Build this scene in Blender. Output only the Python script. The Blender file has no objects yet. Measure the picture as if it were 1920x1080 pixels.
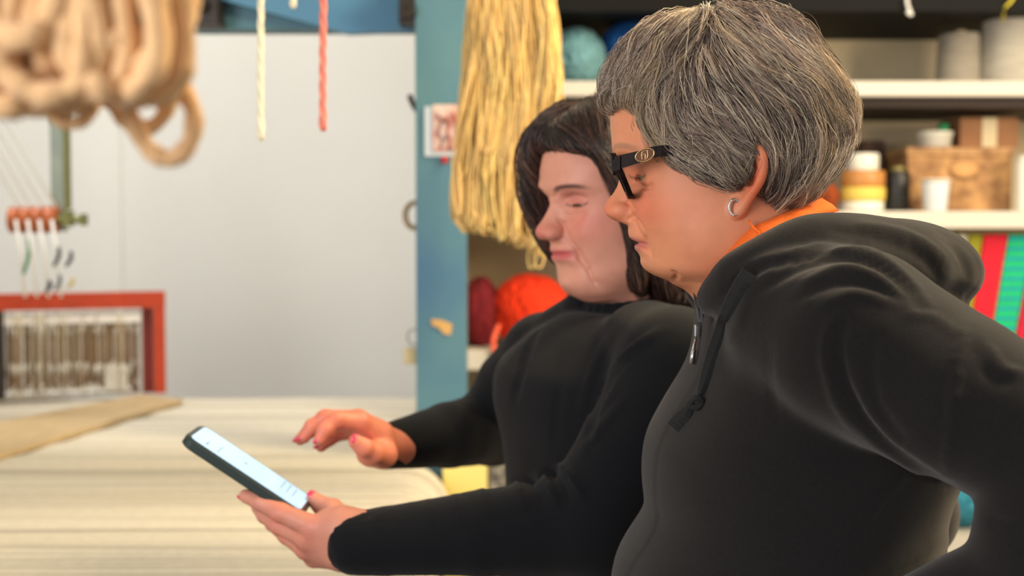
import bpy, bmesh, math, random
import numpy as np
from mathutils import Vector, Matrix
random.seed(7); np.random.seed(7)
sc = bpy.context.scene
COL = sc.collection
# ------------------------------------------------------------------ camera
CAMZ = 1.5; PITCH = math.radians(3.0); F = 2500.0
cam_d = bpy.data.cameras.new('camera'); cam = bpy.data.objects.new('camera', cam_d); COL.objects.link(cam)
cam.location = (0, 0, CAMZ); cam.rotation_euler = (math.pi/2 - PITCH, 0, 0)
cam_d.sensor_width = 36; cam_d.lens = F/1920*36; cam_d.clip_start = 0.05; cam_d.clip_end = 50
cam_d.dof.use_dof = True; cam_d.dof.focus_distance = 1.14; cam_d.dof.aperture_fstop = 4.6
sc.camera = cam
# ------------------------------------------------------------------ world, lights, exposure
w = bpy.data.worlds.new('world'); sc.world = w; w.use_nodes = True
bg = w.node_tree.nodes['Background']; bg.inputs[0].default_value = (0.92, 0.95, 1.0, 1); bg.inputs[1].default_value = 0.55
def area(name, loc, target, size, power, col, sy=None):
    d = bpy.data.lights.new(name, 'AREA'); d.energy = power; d.color = col; d.size = size
    if sy: d.shape = 'RECTANGLE'; d.size_y = sy
    o = bpy.data.objects.new(name, d); COL.objects.link(o); o.location = loc
    o.rotation_euler = (Vector(target)-Vector(loc)).to_track_quat('-Z', 'Y').to_euler(); return o
area('window_light', (-1.7, -0.8, 1.9), (0.1, 1.4, 1.3), 1.2, 58, (0.98, 0.98, 1.0))
area('ceiling_lamp_warm', (1.15, 1.15, 2.55), (0.25, 1.15, 1.5), 0.28, 36, (1.0, 0.80, 0.48))
area('ceiling_lamp_back', (0.75, 2.3, 2.7), (0.25, 1.2, 1.55), 0.3, 20, (1.0, 0.82, 0.5))
area('back_wall_fill', (-1.0, 3.1, 2.9), (-1.1, 5.0, 1.5), 0.8, 42, (1.0, 0.98, 0.95))  # unseen fill added to brighten the back wall
area('low_back_fill', (1.45, 2.25, 1.0), (0.42, 1.3, 1.12), 0.3, 9, (1.0, 0.80, 0.6))  # unseen low warm light added for the hoodie's back
area('shelf_side_fill', (2.0, 1.55, 1.95), (0.6, 3.5, 1.5), 0.5, 34, (1.0, 0.84, 0.62))  # unseen warm light added to reach the shelves' back panel
area('shelf_top_fill', (0.9, 2.05, 2.6), (0.75, 3.5, 1.45), 0.5, 12, (1.0, 0.87, 0.66))  # unseen light added from above to brighten the shelving
sc.view_settings.view_transform = 'Standard'; sc.view_settings.look = 'None'
sc.view_settings.exposure = 0.0; sc.view_settings.gamma = 1.0; sc.view_settings.use_curve_mapping = False
# ------------------------------------------------------------------ helpers
_s, _c = math.sin(PITCH), math.cos(PITCH)
def W(px, py, Y):
    """point at world distance Y in front of the camera that lies on the sight line through a pixel of the photograph"""
    a = (px-960)/F; b = (540-py)/F
    dy = _c + b*_s; dz = -_s + b*_c
    t = Y/dy
    return np.array([a*t, Y, CAMZ + dz*t])
def srgb(*c):
    c = [x/255 for x in c]
    return tuple(x/12.92 if x <= .04045 else ((x+.055)/1.055)**2.4 for x in c)
def tag(o, label=None, cat=None, group=None, kind=None):
    if label: o['label'] = label
    if cat: o['category'] = cat
    if group: o['group'] = group
    if kind: o['kind'] = kind
    return o
def empty(name, loc, label, cat, group=None):
    o = bpy.data.objects.new(name, None); COL.objects.link(o); o.location = tuple(loc); o.empty_display_size = .05
    bpy.context.view_layer.update()
    return tag(o, label, cat, group)
def link(name, me, mats, parent=None, **k):
    o = bpy.data.objects.new(name, me); COL.objects.link(o)
    for m in (mats if isinstance(mats, (list, tuple)) else [mats]): me.materials.append(m)
    if parent is not None:
        o.parent = parent
        M = Matrix.Identity(4); p = parent; ch = []
        while p: ch.append(p); p = p.parent
        loc = Vector((0, 0, 0))
        for q in ch: loc += q.location
        o.location = -loc
    return tag(o, **k)
def npmesh(name, V, Fc, smooth=True, colors=None):
    """V (n,3); Fc (m,3) or (m,4) int"""
    me = bpy.data.meshes.new(name); V = np.ascontiguousarray(V, dtype=np.float32); Fc = np.ascontiguousarray(Fc, dtype=np.int32)
    m, k = Fc.shape
    me.vertices.add(len(V)); me.vertices.foreach_set('co', V.ravel())
    me.loops.add(m*k); me.loops.foreach_set('vertex_index', Fc.ravel())
    me.polygons.add(m); me.polygons.foreach_set('loop_start', np.arange(0, m*k, k, dtype=np.int32))
    me.polygons.foreach_set('loop_total', np.full(m, k, dtype=np.int32))
    me.update(calc_edges=True)
    me.polygons.foreach_set('use_smooth', np.full(m, smooth, dtype=bool))
    if colors is not None:
        a = me.color_attributes.new('Col', 'FLOAT_COLOR', 'POINT')
        c = np.ones((len(V), 4), dtype=np.float32); c[:, :3] = colors; a.data.foreach_set('color', c.ravel())
    me.validate(); return me
class MB:
    def __init__(s): s.v = []; s.f = []; s.sm = []; s.c = []
    def add(s, vs, fs, smooth=False, col=(1, 1, 1)):
        n = len(s.v); s.v += [tuple(map(float, v)) for v in vs]; s.f += [tuple(i+n for i in f) for f in fs]; s.sm += [smooth]*len(fs); s.c += [col]*len(vs)
        return s
    def box(s, lo, hi, R=None, o=None, **k):
        x0, y0, z0 = lo; x1, y1, z1 = hi
        vs = [(x0,y0,z0),(x1,y0,z0),(x1,y1,z0),(x0,y1,z0),(x0,y0,z1),(x1,y0,z1),(x1,y1,z1),(x0,y1,z1)]
        if R is not None: vs = [tuple(R @ Vector(v) + Vector(o)) for v in vs]
        return s.add(vs, [(0,3,2,1),(4,5,6,7),(0,1,5,4),(1,2,6,5),(2,3,7,6),(3,0,4,7)], **k)
    def tube(s, pts, r, n=8, closed=False, cap=True, **k):
        P = [Vector(p) for p in pts]; m = len(P); rs = r if hasattr(r, '__len__') else [r]*m
        vs = []; up = None
        for i, p in enumerate(P):
            t = (P[(i+1) % m]-P[i-1]) if closed else (P[min(i+1, m-1)]-P[max(i-1, 0)])
            if t.length < 1e-9: t = Vector((0, 0, 1))
            t.normalize()
            if up is None: up = t.orthogonal().normalized()
            up = (up - t*up.dot(t))
            up = up.normalized() if up.length > 1e-6 else t.orthogonal().normalized()
            b = t.cross(up)
            for j in range(n):
                a = 2*math.pi*j/n; vs.append(p + (up*math.cos(a)+b*math.sin(a))*rs[i])
        fs = []
        for i in range(m if closed else m-1):
            for j in range(n):
                i2 = (i+1) % m; fs.append((i*n+j, i*n+(j+1) % n, i2*n+(j+1) % n, i2*n+j))
        if cap and not closed: fs.append(tuple(range(n-1, -1, -1))); fs.append(tuple((m-1)*n+j for j in range(n)))
        k.setdefault('smooth', True); return s.add(vs, fs, **k)
    def lathe(s, c, prof, n=24, R=None, **k):
        vs = []; c = Vector(c)
        for (r, z) in prof:
            for j in range(n):
                a = 2*math.pi*j/n; v = Vector((r*math.cos(a), r*math.sin(a), z)); v = (R @ v if R is not None else v); vs.append(c+v)
        m = len(prof); fs = [(i*n+j, i*n+(j+1) % n, (i+1)*n+(j+1) % n, (i+1)*n+j) for i in range(m-1) for j in range(n)]
        fs.append(tuple(range(n-1, -1, -1))); fs.append(tuple((m-1)*n+j for j in range(n)))
        k.setdefault('smooth', True); return s.add(vs, fs, **k)
    def mesh(s, name):
        me = bpy.data.meshes.new(name); me.from_pydata(s.v, [], s.f); me.update()
        me.polygons.foreach_set('use_smooth', s.sm)
        a = me.color_attributes.new('Col', 'FLOAT_COLOR', 'POINT')
        c = np.ones((len(s.v), 4), dtype=np.float32); c[:, :3] = s.c; a.data.foreach_set('color', c.ravel())
        return me
    def build(s, name, mat, parent=None, bevel=0, **k):
        me = s.mesh(name)
        if bevel:
            bm = bmesh.new(); bm.from_mesh(me)
            bmesh.ops.bevel(bm, geom=[e for e in bm.edges if len(e.link_faces) == 2 and e.calc_face_angle(0) > .6], offset=bevel, segments=2, affect='EDGES', profile=.7)
            bm.to_mesh(me); bm.free()
        return link(name, me, mat, parent, **k)
def mat(name, col, rough=.6, noise=None, bump=None, metal=0, sss=0, vcol=False, emit=None, spec=.5, trans=0, sheen=0, col2=None, ior=1.45, stretch=None):
    m = bpy.data.materials.new(name); m.use_nodes = True; nt = m.node_tree; N = nt.nodes; L = nt.links
    b = N['Principled BSDF']; b.inputs['Roughness'].default_value = rough; b.inputs['Metallic'].default_value = metal
    b.inputs['Base Color'].default_value = (*col, 1); b.inputs['Specular IOR Level'].default_value = spec; b.inputs['IOR'].default_value = ior
    if trans: b.inputs['Transmission Weight'].default_value = trans
    if sheen: b.inputs['Sheen Weight'].default_value = sheen; b.inputs['Sheen Roughness'].default_value = .5; b.inputs['Sheen Tint'].default_value = (1, .93, .87, 1)
    if sss:
        b.inputs['Subsurface Weight'].default_value = sss; b.inputs['Subsurface Radius'].default_value = (1, .32, .16); b.inputs['Subsurface Scale'].default_value = .007
    tc = N.new('ShaderNodeTexCoord'); mp = N.new('ShaderNodeMapping'); L.new(tc.outputs['Object'], mp.inputs[0])
    if stretch: mp.inputs['Scale'].default_value = stretch
    src = None
    if vcol:
        a = N.new('ShaderNodeAttribute'); a.attribute_name = 'Col'; src = a.outputs['Color']
        if col != (1, 1, 1):
            mx = N.new('ShaderNodeMix'); mx.data_type = 'RGBA'; mx.blend_type = 'MULTIPLY'; mx.inputs[0].default_value = 1
            L.new(src, mx.inputs[6]); mx.inputs[7].default_value = (*col, 1); src = mx.outputs[2]
    if noise:
        sc_, amt = noise; n = N.new('ShaderNodeTexNoise'); n.inputs['Scale'].default_value = sc_; n.inputs['Detail'].default_value = 6; L.new(mp.outputs[0], n.inputs['Vector'])
        r = N.new('ShaderNodeMapRange'); r.inputs[1].default_value = .3; r.inputs[2].default_value = .7; L.new(n.outputs[0], r.inputs[0])
        mx = N.new('ShaderNodeMix'); mx.data_type = 'RGBA'; L.new(r.outputs[0], mx.inputs[0])
        c2 = col2 or tuple(x*(1-amt) for x in col)
        if src is None:
            mx.inputs[6].default_value = (*col, 1); mx.inputs[7].default_value = (*c2, 1)
        else:
            mx.blend_type = 'MULTIPLY'; L.new(src, mx.inputs[6]); mx.inputs[7].default_value = (1-amt, 1-amt*1.1, 1-amt*1.2, 1)
        src = mx.outputs[2]
    if src is not None: L.new(src, b.inputs['Base Color'])
    if bump:
        sc_, st = bump; n = N.new('ShaderNodeTexNoise'); n.inputs['Scale'].default_value = sc_; n.inputs['Detail'].default_value = 4; L.new(mp.outputs[0], n.inputs['Vector'])
        bp = N.new('ShaderNodeBump'); bp.inputs['Strength'].default_value = st; bp.inputs['Distance'].default_value = .002
        L.new(n.outputs[0], bp.inputs['Height']); L.new(bp.outputs[0], b.inputs['Normal'])
    if emit: b.inputs['Emission Color'].default_value = (*emit[0], 1); b.inputs['Emission Strength'].default_value = emit[1]
    return m
# ---- implicit modelling: fields on a grid, meshed with surface nets
def smin(a, b, k):
    h = np.clip(.5+.5*(b-a)/k, 0, 1); return b*(1-h)+a*h-k*h*(1-h)
def smax(a, b, k): return -smin(-a, -b, k)
class Vol:
    def __init__(s, lo, hi, h):
        s.lo = np.array(lo, float); s.h = h; n = np.ceil((np.array(hi)-s.lo)/h).astype(int)+1; s.n = n
        s.ax = [(s.lo[i]+h*np.arange(n[i])).astype(np.float32) for i in range(3)]
        s.f = np.full(tuple(n), .05, np.float32)
    def sub(s, lo, hi):
        a = np.clip(np.floor((np.array(lo)-s.lo)/s.h).astype(int), 0, s.n); b = np.clip(np.ceil((np.array(hi)-s.lo)/s.h).astype(int)+1, 0, s.n)
        sl = tuple(slice(a[i], b[i]) for i in range(3))
        g = (s.ax[0][sl[0]][:, None, None], s.ax[1][sl[1]][None, :, None], s.ax[2][sl[2]][None, None, :])
        return sl, g
    def cone(s, a, b, ra, rb, k=.01, cut=False):
        a = np.array(a, float); b = np.array(b, float); R = max(ra, rb)+k+.02
        sl, (X, Y, Z) = s.sub(np.minimum(a, b)-R, np.maximum(a, b)+R)
        if 0 in s.f[sl].shape: return s
        ba = b-a; L2 = max(ba@ba, 1e-9)
        t = np.clip(((X-a[0])*ba[0]+(Y-a[1])*ba[1]+(Z-a[2])*ba[2])/L2, 0, 1)
        d = np.sqrt((X-a[0]-t*ba[0])**2+(Y-a[1]-t*ba[1])**2+(Z-a[2]-t*ba[2])**2)-(ra+(rb-ra)*t)
        s.f[sl] = smax(s.f[sl], -d, k) if cut else smin(s.f[sl], d, k); return s
    def chain(s, pts, rs, k=.01, cut=False):
        for i in range(len(pts)-1): s.cone(pts[i], pts[i+1], rs[i], rs[i+1], k if i == 0 else min(k, .006), cut)
        return s
    def ell(s, c, r, k=.01, R=None, cut=False):
        c = np.array(c, float); r = np.array(r, float); m = r.max()+k+.02
        sl, (X, Y, Z) = s.sub(c-m, c+m)
        if 0 in s.f[sl].shape: return s
        x, y, z = X-c[0], Y-c[1], Z-c[2]
        if R is not None:
            x, y, z = (R[0][0]*x+R[0][1]*y+R[0][2]*z, R[1][0]*x+R[1][1]*y+R[1][2]*z, R[2][0]*x+R[2][1]*y+R[2][2]*z)
        k0 = np.sqrt((x/r[0])**2+(y/r[1])**2+(z/r[2])**2); k1 = np.sqrt((x/r[0]**2)**2+(y/r[1]**2)**2+(z/r[2]**2)**2)+1e-6
        d = k0*(k0-1)/k1
        s.f[sl] = smax(s.f[sl], -d, k) if cut else smin(s.f[sl], d, k); return s
    def rows(s, zs, xf, xb, w, O=(0, 0, 0), fwd=(1, 0), k=.02, nf=2.2, nb=2.1, yc=None, bulge=None, sm=.008):
        """stack of oval sections; xf / xb measured along fwd from O, w sideways"""
        X, Y, Z = s.ax[0][:, None, None]-O[0], s.ax[1][None, :, None]-O[1], s.ax[2][None, None, :]-O[2]
        fx, fy = fwd; x = X*fx+Y*fy; y = X*(-fy)+Y*fx
        zs = np.array(zs, float); o = np.argsort(zs); zs = zs[o]
        zf = np.arange(zs[0]-.1, zs[-1]+.1, .001); kn = np.exp(-(np.arange(-60, 61)*.001/sm)**2/2); kn /= kn.sum()
        def I(q):
            q = np.array(q, float)[o]; a = np.interp(zf, zs, q)
            lo_ = q[0]-(zs[0]-zf)*(q[1]-q[0])/(zs[1]-zs[0]); hi_ = q[-1]+(zf-zs[-1])*(q[-1]-q[-2])/(zs[-1]-zs[-2]); a = np.where(zf < zs[0], lo_, np.where(zf > zs[-1], hi_, a))
            return np.interp(np.clip(Z, zs[0], zs[-1]), zf, np.convolve(a, kn, 'same'))
        A, B, Wd = I(xf), I(xb), I(w)
        if yc is not None: y = y-I(yc)
        if bulge is not None: x = x-bulge(x, y, Z)
        c = (A+B)/2; ha = np.maximum((A-B)/2, .004); Wd = np.maximum(Wd, .004)
        u = np.abs(x-c)/ha; v = np.abs(y)/Wd; nn = np.where(x > c, nf, nb)
        q = (u**nn+v**nn)**(1/nn)
        d = (q-1)*np.minimum(ha, Wd)
        dz = np.maximum(Z-zs[-1], zs[0]-Z); d = smax(d, dz+0*d, .01)
        s.f = smin(s.f, d.astype(np.float32), k); return s
    def sample(s, P):
        g = (P-s.lo)/s.h; i = np.clip(np.floor(g).astype(int), 0, s.n-2); t = np.clip(g-i, 0, 1); r = 0
        for a in (0, 1):
            for b in (0, 1):
                for c in (0, 1):
                    wgt = (t[:, 0] if a else 1-t[:, 0])*(t[:, 1] if b else 1-t[:, 1])*(t[:, 2] if c else 1-t[:, 2])
                    r = r+wgt*s.f[i[:, 0]+a, i[:, 1]+b, i[:, 2]+c]
        return r
    def grad(s, P, e=None):
        e = e or s.h; G = np.zeros_like(P)
        for i in range(3):
            d = np.zeros(3); d[i] = e; G[:, i] = s.sample(P+d)-s.sample(P-d)
        return G/(np.linalg.norm(G, axis=1, keepdims=True)+1e-9)
    def nets(s, iso=0, step=1):
        f = (s.f-iso)[::step, ::step, ::step].copy(); h = s.h*step
        for ax in range(3):
            sl = [slice(None)]*3
            for e in (0, -1): sl[ax] = e; f[tuple(sl)] = np.maximum(f[tuple(sl)], .001)
        S = f < 0; n = np.array(f.shape)-1
        cs = [(a, b, c) for a in (0, 1) for b in (0, 1) for c in (0, 1)]
        sub = lambda A, c: A[c[0]:c[0]+n[0], c[1]:c[1]+n[1], c[2]:c[2]+n[2]]
        cnt = sum(sub(S, c).astype(np.int8) for c in cs)
        I = np.argwhere((cnt > 0) & (cnt < 8)); idx = -np.ones(tuple(n), np.int32); idx[tuple(I.T)] = np.arange(len(I))
        F8 = {c: f[I[:, 0]+c[0], I[:, 1]+c[1], I[:, 2]+c[2]] for c in cs}
        acc = np.zeros((len(I), 3)); num = np.zeros(len(I))
        for c in cs:
            for ax in range(3):
                if c[ax] == 0:
                    d = list(c); d[ax] = 1; d = tuple(d); a, b = F8[c], F8[d]; m = (a < 0) != (b < 0)
                    t = np.where(m, a/np.where(m, a-b, 1), 0); p = np.zeros((len(I), 3)) + np.array(c); p[:, ax] += t
                    acc[m] += p[m]; num[m] += 1
        V = s.lo + (I + acc/num[:, None])*h
        Q = []
        for ax in range(3):
            u, v = (ax+1) % 3, (ax+2) % 3
            a = [slice(None)]*3; b = [slice(None)]*3; a[ax] = slice(0, -1); b[ax] = slice(1, None)
            for q in (u, v): a[q] = slice(1, -1); b[q] = slice(1, -1)
            s0, s1 = S[tuple(a)], S[tuple(b)]; off = np.ones(3, int); off[ax] = 0
            for flag in (True, False):
                E = np.argwhere((s0 == flag) & (s1 != flag))+off
                if not len(E): continue
                eu = np.zeros(3, int); eu[u] = 1; ev = np.zeros(3, int); ev[v] = 1
                g = lambda P: idx[tuple(P.T)]
                q = np.stack([g(E-eu-ev), g(E-ev), g(E), g(E-eu)], 1)
                Q.append(q if flag else q[:, ::-1])
        return V, np.concatenate(Q)
def normals(V, Q):
    n = np.cross(V[Q[:, 2]]-V[Q[:, 0]], V[Q[:, 3]]-V[Q[:, 1]]); N = np.zeros_like(V)
    for i in range(4): np.add.at(N, Q[:, i], n)
    return N/(np.linalg.norm(N, axis=1, keepdims=True)+1e-12)
def relax(V, Q, it=1):
    for _ in range(it):
        A = np.zeros_like(V); c = np.zeros(len(V))
        for i in range(4):
            j = (i+1) % 4; np.add.at(A, Q[:, i], V[Q[:, j]]); np.add.at(c, Q[:, i], 1)
            np.add.at(A, Q[:, j], V[Q[:, i]]); np.add.at(c, Q[:, j], 1)
        V = V*.5+.5*A/c[:, None]
    return V
def wob(P, s, seed=0):
    r = np.random.RandomState(seed); o = 0
    for i in range(7):
        k = r.normal(size=3); k = k/np.linalg.norm(k)*s*(.6+.25*i); o = o+np.sin(P@k+r.rand()*6.28)/(1+.35*i)
    return o/3
def seg_dist(P2, line):
    """distance and parameter from 2D points to a polyline"""
    best = np.full(len(P2), 9.); t_ = np.zeros(len(P2)); sgn = np.zeros(len(P2)); n = len(line)-1
    for i in range(n):
        a, b = np.array(line[i]), np.array(line[i+1]); ba = b-a
        t = np.clip(((P2-a)@ba)/(ba@ba), 0, 1); q = P2-a-t[:, None]*ba; d = np.linalg.norm(q, axis=1); m = d < best
        best[m] = d[m]; t_[m] = (i+t[m])/n; sgn[m] = np.sign(ba[0]*q[m, 1]-ba[1]*q[m, 0])
    return best, t_, sgn
def poly_sdf(X, Z, poly):
    X = X+0*Z; Z = Z+0*X; d = np.full(X.shape, 9.); ins = np.zeros(X.shape, bool); n = len(poly)
    for i in range(n):
        a = np.array(poly[i]); b = np.array(poly[(i+1) % n]); ba = b-a
        t = np.clip(((X-a[0])*ba[0]+(Z-a[1])*ba[1])/(ba@ba), 0, 1)
        d = np.minimum(d, (X-a[0]-t*ba[0])**2+(Z-a[1]-t*ba[1])**2)
        c = ((a[1] > Z) != (b[1] > Z)) & (X < (b[0]-a[0])*(Z-a[1])/((b[1]-a[1]) or 1e-9)+a[0]); ins ^= c
    return np.where(ins, -1, 1)*np.sqrt(d)
def smooth_poly(p, it=2):
    for _ in range(it):
        q = []
        for i in range(len(p)):
            a = np.array(p[i]); b = np.array(p[(i+1) % len(p)]); q += [a*.75+b*.25, a*.25+b*.75]
        p = q
    return p
def cr(pts, n=8, closed=False):
    P = [np.array(p, float) for p in pts]; m = len(P); out = []
    for i in range(m if closed else m-1):
        g = lambda j: P[j % m] if closed else P[min(max(j, 0), m-1)]
        p0, p1, p2, p3 = g(i-1), g(i), g(i+1), g(i+2)
        for j in range(n):
            t = j/n; out.append(.5*((2*p1)+(-p0+p2)*t+(2*p0-5*p1+4*p2-p3)*t*t+(-p0+3*p1-3*p2+p3)*t**3))
    if not closed: out.append(P[-1])
    return out
def join(parts):
    Vs, Qs, n = [], [], 0
    for V, Q in parts: Vs.append(V); Qs.append(Q+n); n += len(V)
    return np.concatenate(Vs), np.concatenate(Qs)
def strands_mesh(paths, rad, cols, sides=3):
    """paths (n,m,3) -> thin tapered tubes"""
    n, m, _ = paths.shape; T = np.gradient(paths, axis=1); T /= np.linalg.norm(T, axis=2, keepdims=True)+1e-9
    ref = np.array([.31, .57, .76]); U = np.cross(T, ref); U /= np.linalg.norm(U, axis=2, keepdims=True)+1e-9; B = np.cross(T, U)
    tap = np.interp(np.linspace(0, 1, m), [0, .15, .7, 1], [.5, 1, .9, .15])
    V = np.zeros((n, m, sides, 3), np.float32)
    for j in range(sides):
        a = 2*math.pi*j/sides; V[:, :, j] = paths+(U*math.cos(a)+B*math.sin(a))*(rad[:, None, None]*tap[None, :, None])
    base = (np.arange(n)*m*sides)[:, None, None]; i = (np.arange(m-1)*sides)[None, :, None]; j = np.arange(sides)[None, None, :]; j2 = (j+1) % sides
    Q = np.stack([base+i+j, base+i+j2, base+i+sides+j2, base+i+sides+j], -1).reshape(-1, 4)
    C = np.repeat(cols, m*sides, axis=0)
    return V.reshape(-1, 3), Q, C
# ------------------------------------------------------------------ the room
M_wall = mat('white_plaster', srgb(226, 224, 218), .9, noise=(2.5, .04), bump=(60, .15))
M_tan = mat('cream_back_panel', srgb(226, 206, 166), .85, noise=(4, .12))
M_floor = mat('grey_floor', srgb(120, 112, 104), .6, noise=(6, .2))
M_ceil = mat('ceiling_paint', srgb(225, 222, 214), .9)
def structure(name, lo, hi, m, **k): b = MB(); b.box(lo, hi); return b.build(name, m, kind='structure', **k)
structure('floor', (-3, -2.6, -.06), (3, 5.1, 0), M_floor)
structure('wall_back', (-3, 5.0, 0), (3, 5.12, 3.1), M_wall)
structure('trim_1', (-3, 4.985, 0), (W(228, 400, 4.985)[0], 5.0, 3.1), M_wall)
structure('wall_left', (-3.12, -2.6, 0), (-3, 5.12, 3.1), M_wall)
structure('wall_right', (3, -2.6, 0), (3.12, 5.12, 3.1), M_wall)
structure('ceiling', (-3.12, -.3, 3.1), (3.12, 5.12, 3.2), M_ceil)
structure('baseboard_back', (-3, 4.965, 0), (3, 4.985, .09), M_ceil)
# ------------------------------------------------------------------ loom
M_blue = mat('blue_paint', srgb(68, 110, 138), .5, noise=(3.5, .25), col2=srgb(90, 132, 136), bump=(40, .3))
M_blue2 = mat('sky_blue_paint', srgb(84, 138, 172), .5, noise=(5, .15))
M_brass = mat('old_brass', srgb(120, 118, 62), .5, metal=.3, noise=(40, .3))
M_olive = mat('grey_olive_paint', srgb(150, 160, 148), .6, noise=(20, .2))
M_copper = mat('copper_wood', srgb(176, 92, 46), .4, noise=(60, .3))
M_red = mat('red_orange_wood', srgb(188, 62, 24), .5, noise=(25, .3), bump=(80, .3), stretch=(1, 1, 6))
M_cord = mat('white_cord', srgb(225, 222, 215), .8)
M_dark = mat('dark_metal', srgb(58, 50, 44), .5, metal=.4, noise=(60, .4))
M_warp = mat('warp_thread', (1, 1, 1), .85, vcol=True, noise=(60, .10), spec=.2)
M_tanwood = mat('pale_oak', srgb(196, 170, 128), .6, noise=(8, .2), stretch=(6, 1, 1), bump=(50, .2))
loom = empty('loom', (-.5, 3.0, 0), 'large hand loom with blue painted frame, red heddle frame and cream striped warp', 'loom')
YP = 2.72
pl_, pr_ = W(778, 560, YP)[0]+.002, W(874, 560, YP)[0]
b = MB(); b.box((pl_, YP, 0), (pr_, YP+.09, 2.25)); post = b.build('post', M_blue, loom, bevel=.004)
zb0, zb1 = W(600, 58, 2.84)[2], 2.30
b = MB(); b.box((-1.30, 2.82, zb0), (pr_, 2.90, zb1)); b.build('crossbeam', M_blue, loom, bevel=.004)
b = MB(); q = [W(395, -40, 2.78), W(395, -6, 2.78), W(650, 62, 2.78), W(772, 58, 2.78), W(772, -60, 2.78)]
b.add([tuple(p) for p in q]+[(p[0], 2.818, p[2]) for p in q], [(0,1,2,3,4), (9,8,7,6,5)]+[(i, (i+1) % 5, 5+(i+1) % 5, 5+i) for i in range(5)]); b.build('brace', M_blue2, loom)
b = MB(); c = W(772, 22, 2.76); b.box((c[0]-.024, 2.72, c[2]-.030), (pl_-.001, 2.78, c[2]+.07)); b.lathe((c[0]-.004, 2.71, c[2]-.006), [(.0, -.004), (.016, -.004), (.016, .012), (.0, .012)], 6, R=Matrix.Rotation(math.pi/2, 3, 'X')); b.build('bolt_plate', M_dark, loom, bevel=.002)
b = MB(); c = W(388, 18, 2.78); b.box((c[0]-.024, 2.74, c[2]-.035), (c[0]+.030, 2.818, c[2]+.06)); b.lathe((c[0], 2.73, c[2]), [(.0, -.004), (.014, -.004), (.014, .012), (.0, .012)], 6, R=Matrix.Rotation(math.pi/2, 3, 'X')); b.build('bolt_plate', M_dark, loom, bevel=.002)
# second post at the far left, rails carrying the posts
b = MB(); b.box((-1.42, 2.72, 0), (-1.31, 2.82, 2.30)); b.build('post', M_blue, loom, bevel=.004)
b = MB(); b.box((-1.40, 3.78, 0), (-1.30, 3.88, .94)); b.build('leg', M_blue, loom, bevel=.004)
b = MB(); b.box((-.26, 3.78, 0), (-.17, 3.88, .94)); b.build('leg', M_blue, loom, bevel=.004)
b = MB(); b.box((-1.31, 2.74, .55), (pl_-.001, 2.80, .66)); b.build('stretcher', M_blue, loom)
# overhead rails that carry the hanks and cords (above the frame)
b = MB(); b.box((-1.10, 1.15, 2.13), (.55, 1.20, 2.18)); b.box((-1.05, 1.20, 2.135), (-1.0, 2.82, 2.175)); b.box((pr_-.055, 1.20, 2.135), (pr_-.005, 2.72, 2.175)); b.build('overhead_rail', M_blue, loom)
b = MB(); b.box((-1.0, 1.96, 2.14), (pr_-.056, 2.0, 2.175)); b.build('overhead_rail', M_blue, loom)
# warp sheet: threads run left-right, laid side by side, rounding over the cloth beam at the right
ZT = 1.0; ys = np.arange(1.79, 3.66, .0036); rs_ = np.random.RandomState(3); V_, Q_, C_ = [], [], []
prof_t = np.concatenate([np.linspace(0, 1, 14)]); xl = -1.75
band = 0; bc = np.array(srgb(214, 205, 186)); cur = 1.0
for i, y in enumerate(ys):
    if rs_.rand() < .34: cur = .60+.4*rs_.rand()**.5
    c = bc*(cur if rs_.rand() < .8 else .92+.08*rs_.rand())
    xr = np.interp(y, [1.79, 2.5, 2.678], [-.205, -.212, -.216]) if y < 2.68 else -.262; RR = .088 if y < 2.68 else .03; zz_ = ZT+(.0012 if i % 2 else 0)+.0006*rs_.randn(); r = .0021
    path = [(x, zz_+.0015*math.sin(x*7+i*.13)) for x in np.linspace(xl, xr, 16)]
    for a in np.linspace(10, 165, 14): path.append((xr+RR*math.sin(math.radians(a)), zz_-RR+RR*math.cos(math.radians(a))))
    n0 = len(V_)
    for (x, z) in path: V_ += [(x, y-r, z-.0006), (x, y, z+.0016), (x, y+r, z-.0006)]
    for k in range(len(path)-1):
        for j in (0, 1): Q_.append((n0+k*3+j, n0+(k+1)*3+j, n0+(k+1)*3+j+1, n0+k*3+j+1))
    C_ += [tuple(c)]*(3*len(path))
link('warp', npmesh('warp', np.array(V_), np.array(Q_), colors=np.array(C_)), M_warp, loom, kind='stuff')
b = MB(); b.box((xl, 1.80, ZT-.012), (-.28, 3.66, ZT-.004)); b.build('warp_support', M_tanwood, loom)
for (ya, yb, za) in ((1.70, 3.70, 1),):
    b = MB(); Pa = [(-.205, 1.78, ZT-.088), (-.212, 2.5, ZT-.088), (-.216, 2.69, ZT-.088)]; b.tube(Pa, .0835, 28); b.build('cloth_beam', M_tanwood, loom)
b = MB(); b.box((-1.40, 3.70, ZT-.10), (-.17, 3.78, ZT-.015)); b.build('side_rail', M_blue, loom, bevel=.004)
# tan batten lying across the warp before the heddles
def PZ0(px, py, z):
    p = W(px, py, 1.0)-np.array([0, 0, CAMZ]); p = p*((z-CAMZ)/p[2]); return p+np.array([0, 0, CAMZ])
b = MB(); h_ = .055; vs = [PZ0(*q, ZT+.004) for q in ((343, 758), (262, 748), (-200, 842), (-200, 925))]
b.add([tuple(v) for v in vs]+[tuple(v+np.array([0, 0, .014])) for v in vs], [(0,3,2,1), (4,5,6,7), (0,1,5,4), (1,2,6,5), (2,3,7,6), (3,0,4,7)]); b.build('batten', M_tanwood, loom, bevel=.003)
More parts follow.
